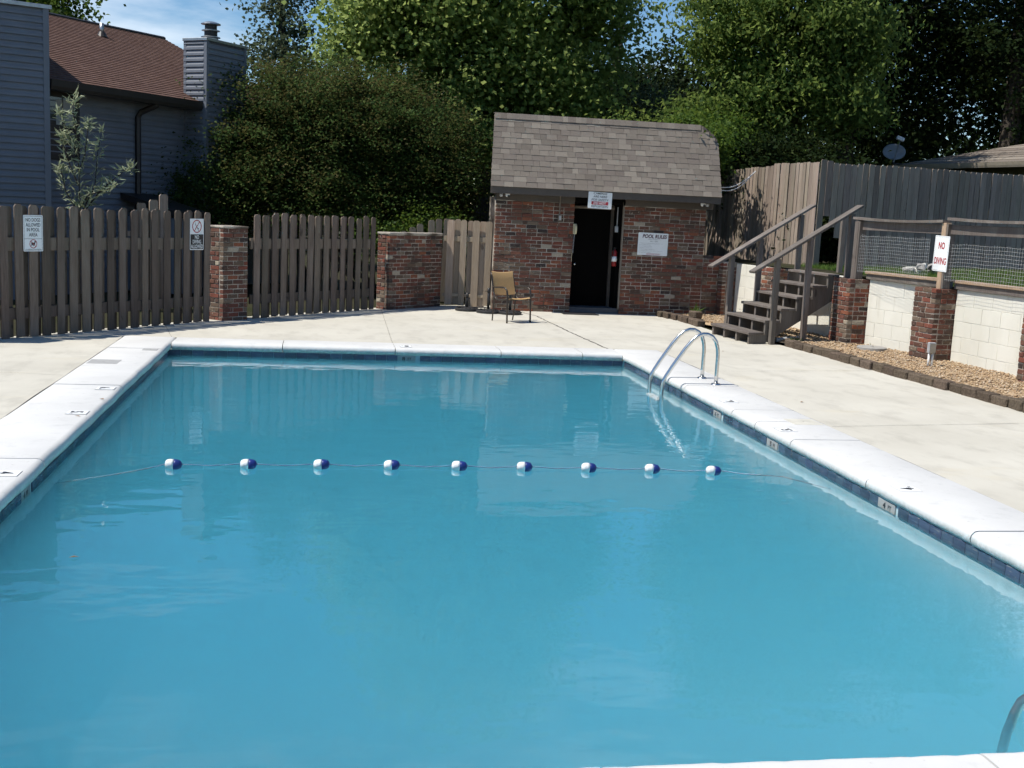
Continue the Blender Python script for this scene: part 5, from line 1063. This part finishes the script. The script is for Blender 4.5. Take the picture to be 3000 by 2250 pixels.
# vines over the pool house corner and undergrowth
def shrub(name, base, blobs, ncl, per, rc, L, W, mat, label, droop=.3):
    t = thing(name, base, label, 'shrub', 'shrubs behind the pool house'); pts, tint, C = clusters(blobs, ncl, per, rc, .7, 2.2); m = MB()
    for k in range(10): b = blobs[k % len(blobs)]; e = Vector(b[:3]) + Vector((rng.normal() * b[3] * .5, rng.normal() * b[4] * .5, b[5] * .4)); s = Vector(base) + Vector((rng.uniform(-.2, .2), rng.uniform(-.2, .2), 0)); m.tube([s, s.lerp(e, .5) + Vector((rng.uniform(-.15, .15), 0, .2)), e], [.03, .02, .006], 5)
    m.obj('stems', MAT['bark'], t); inst('foliage', leaf_cloud(pts - np.array(base), L, W, droop, .3, tint, 'foliage', MAT[mat], cn=clusters.cn), t, T(Vector(base))); return t
shrub('vine_shrub', (8.1, 24.9, .8), [(8.05, 24.6, 3.75, .55, .7, .45), (8.5, 24.8, 3.3, .5, .6, .5), (8.9, 25.4, 3.7, .8, .8, .7), (7.75, 24.0, 3.85, .35, .6, .25), (7.95, 23.0, 3.45, .20, .45, .35), (7.60, 22.25, 3.62, .22, .3, .20)], 340, 46, .15, .095, .055, 'l_vine', 'bright green vine tumbling over the roof corner', .5)
shrub('evergreen_shrub', (10.4, 24.6, 1.1), [(9.6, 24.6, 3.0, .9, .8, .9), (10.8, 24.4, 3.0, 1.0, .8, .7), (11.9, 24.6, 2.7, .8, .7, .6)], 260, 46, .22, .11, .06, 'l_dark', 'dark shrubs right behind the tall fence corner')
shrub('added_dark_shrub', (10.0, 22.6, 1.1), [(9.95, 22.25, 1.7, .5, .45, .6), (10.6, 22.5, 1.8, .5, .4, .6)], 110, 60, .16, .10, .06, 'l_dark', 'added dark shrub that blackens the opening in the shaded tall fence')  # added behind the gap so the opening looks black instead of sunlit
shrub('ivy_shrub', (9.4, 27.8, 1.0), [(8.6, 27.6, 3.6, 1.0, .9, 1.2), (9.8, 27.8, 3.6, 1.0, .9, 1.3), (7.4, 27.2, 3.6, 1.1, .9, .9)], 300, 46, .24, .12, .07, 'l_hick', 'mid green shrubs behind the pool house ridge')
shrub('fence_shrub', (2.5, 24.2, 0), [(2.3, 24.1, 1.55, .7, .4, .35), (1.2, 24.0, 1.3, .6, .4, .4)], 90, 40, .14, .07, .045, 'l_vine', 'sunlit low shrub behind the bare wood gate')
# willow-like sapling in front of the house
sp0 = np.array([-3.98, 19.95, 0]); t = thing('willow_sapling', sp0, 'pale narrow leaved sapling standing behind the left picket fence', 'sapling'); m = MB(); LP = []; 
stems = [[(0, 0, 0), (.02, 0, 1.6), (.0, .02, 2.6), (-.07, .0, 3.2), (-.05, .02, 3.42)], [(.02, 0, 1.5), (.25, .05, 2.0), (.30, .05, 2.55), (.36, .02, 2.85)], [(.03, 0, 1.5), (.35, .05, 1.95), (.72, .05, 2.28), (.86, .05, 2.34)], [(0, 0, 1.55), (-.2, 0, 1.9), (-.26, 0, 2.2), (-.33, 0, 2.3)], [(0, 0, 2.0), (-.14, 0, 2.35), (-.26, .02, 2.72), (-.27, 0, 2.78)], [(0, 0, 2.5), (-.12, 0, 2.75), (-.26, 0, 3.1), (-.27, .0, 3.15)], [(0, 0, 1.6), (.15, 0, 1.85), (.45, -.05, 1.95), (.55, 0, 2.0)], [(0, 0, 2.2), (.10, .03, 2.5), (.16, 0, 2.95), (.18, 0, 3.0)]]
for s_ in stems:
    P = [Vector(p) + Vector(sp0) for p in s_]; Q = []
    for a, b in zip(P[:-1], P[1:]): Q += [a.lerp(b, k / 5) for k in range(5)]
    Q.append(P[-1]); m.tube(Q, [.013 * (1 - .8 * i / len(Q)) for i in range(len(Q))], 6)
    for i in range(len(Q)):
        if Q[i].z > 1.5:
            for k in range(5 if s_ is not stems[0] or Q[i].z > 2.4 else 2): LP.append(tuple(Q[i] + Vector((rng.normal() * .03, rng.normal() * .03, rng.normal() * .05))))
m.obj('stem', MAT['bark'], t); LP = np.array(LP) - sp0; inst('foliage', leaf_cloud(np.repeat(LP, 2, 0)[::1][rng.random(len(LP) * 2) < .72] + 0, .15, .027, -.5, .2, None, 'foliage', MAT['l_sap']), t, T(Vector(sp0)))
# grass on the terrace, weeds, small rubble
N = 15000; x = 9.1 + rng.random(N) ** 1.6 * 4.5; y = rng.uniform(12.5, 21.0, N); k = x > np.interp(y, [12, 18.7, 20.6], [9.5, 9.0, 8.5]); x, y = x[k], y[k]; N = len(x); z = 1.12 + np.clip((x - 9.0) * .015, 0, .15)
h = rng.uniform(.03, .11, N); a = rng.uniform(0, 6.28, N); lx, ly = rng.normal(0, .03, N), rng.normal(0, .03, N); wv = .005
V = np.stack([np.stack([x - wv * np.cos(a), y - wv * np.sin(a), z], -1), np.stack([x + wv * np.cos(a), y + wv * np.sin(a), z], -1), np.stack([x + lx, y + ly, z + h], -1)], 1)
tag(put(bpy.data.objects.new('grass', fast_mesh('grass', V, 3, MAT['grass'], rng.random(N), [(0, 1, 2)]))), 'green lawn grass growing on the terrace behind the railing', 'grass', kind='stuff')
t = thing('rubble_pile', (10.6, 19.2, 1.1), 'small pile of pale broken stone on the terrace grass', 'rubble')
for i in range(11):
    me = MB().box(-.09, .09, -.07, .07, -.05, .05).mesh('stone'); bev(me, .02)
    for v in me.vertices: v.co += Vector((rnd.uniform(-.02, .02),) * 3)
    me.materials.append(MAT['concgrey' if i % 3 else 'block']); inst('stone', me, t, T(10.6 + rnd.gauss(0, .13), 19.2 + rnd.gauss(0, .13), 1.17 + (.10 if i > 7 else .02)) @ Rz(rnd.uniform(0, 3)) @ Matrix.Rotation(rnd.uniform(-.4, .4), 4, 'X'))
def weed(x, y, z, n, h, label, spread=.06):
    pts = np.stack([np.full(n, 0.) + rng.normal(0, spread, n), rng.normal(0, spread, n), rng.uniform(0, h * .3, n)], -1); o = inst('weed', leaf_cloud(pts, h, h * .13, -.8, .1, None, 'weed', MAT['grass']), None, T(x, y, z)); tag(o, label, 'weed', 'weeds in the gravel')
weed(8.2, 21.7, .04, 26, .12, 'small green weed at the foot of the corner pillar'); weed(8.8, 16.9, .05, 40, .07, 'green weed along the foot of the cream wall', .06); weed(7.55, 17.3, .04, 40, .08, 'green weed at the foot of the stair post', .05); weed(7.25, 21.4, .04, 14, .22, 'dry tuft of grass beside the pool house corner', .04)
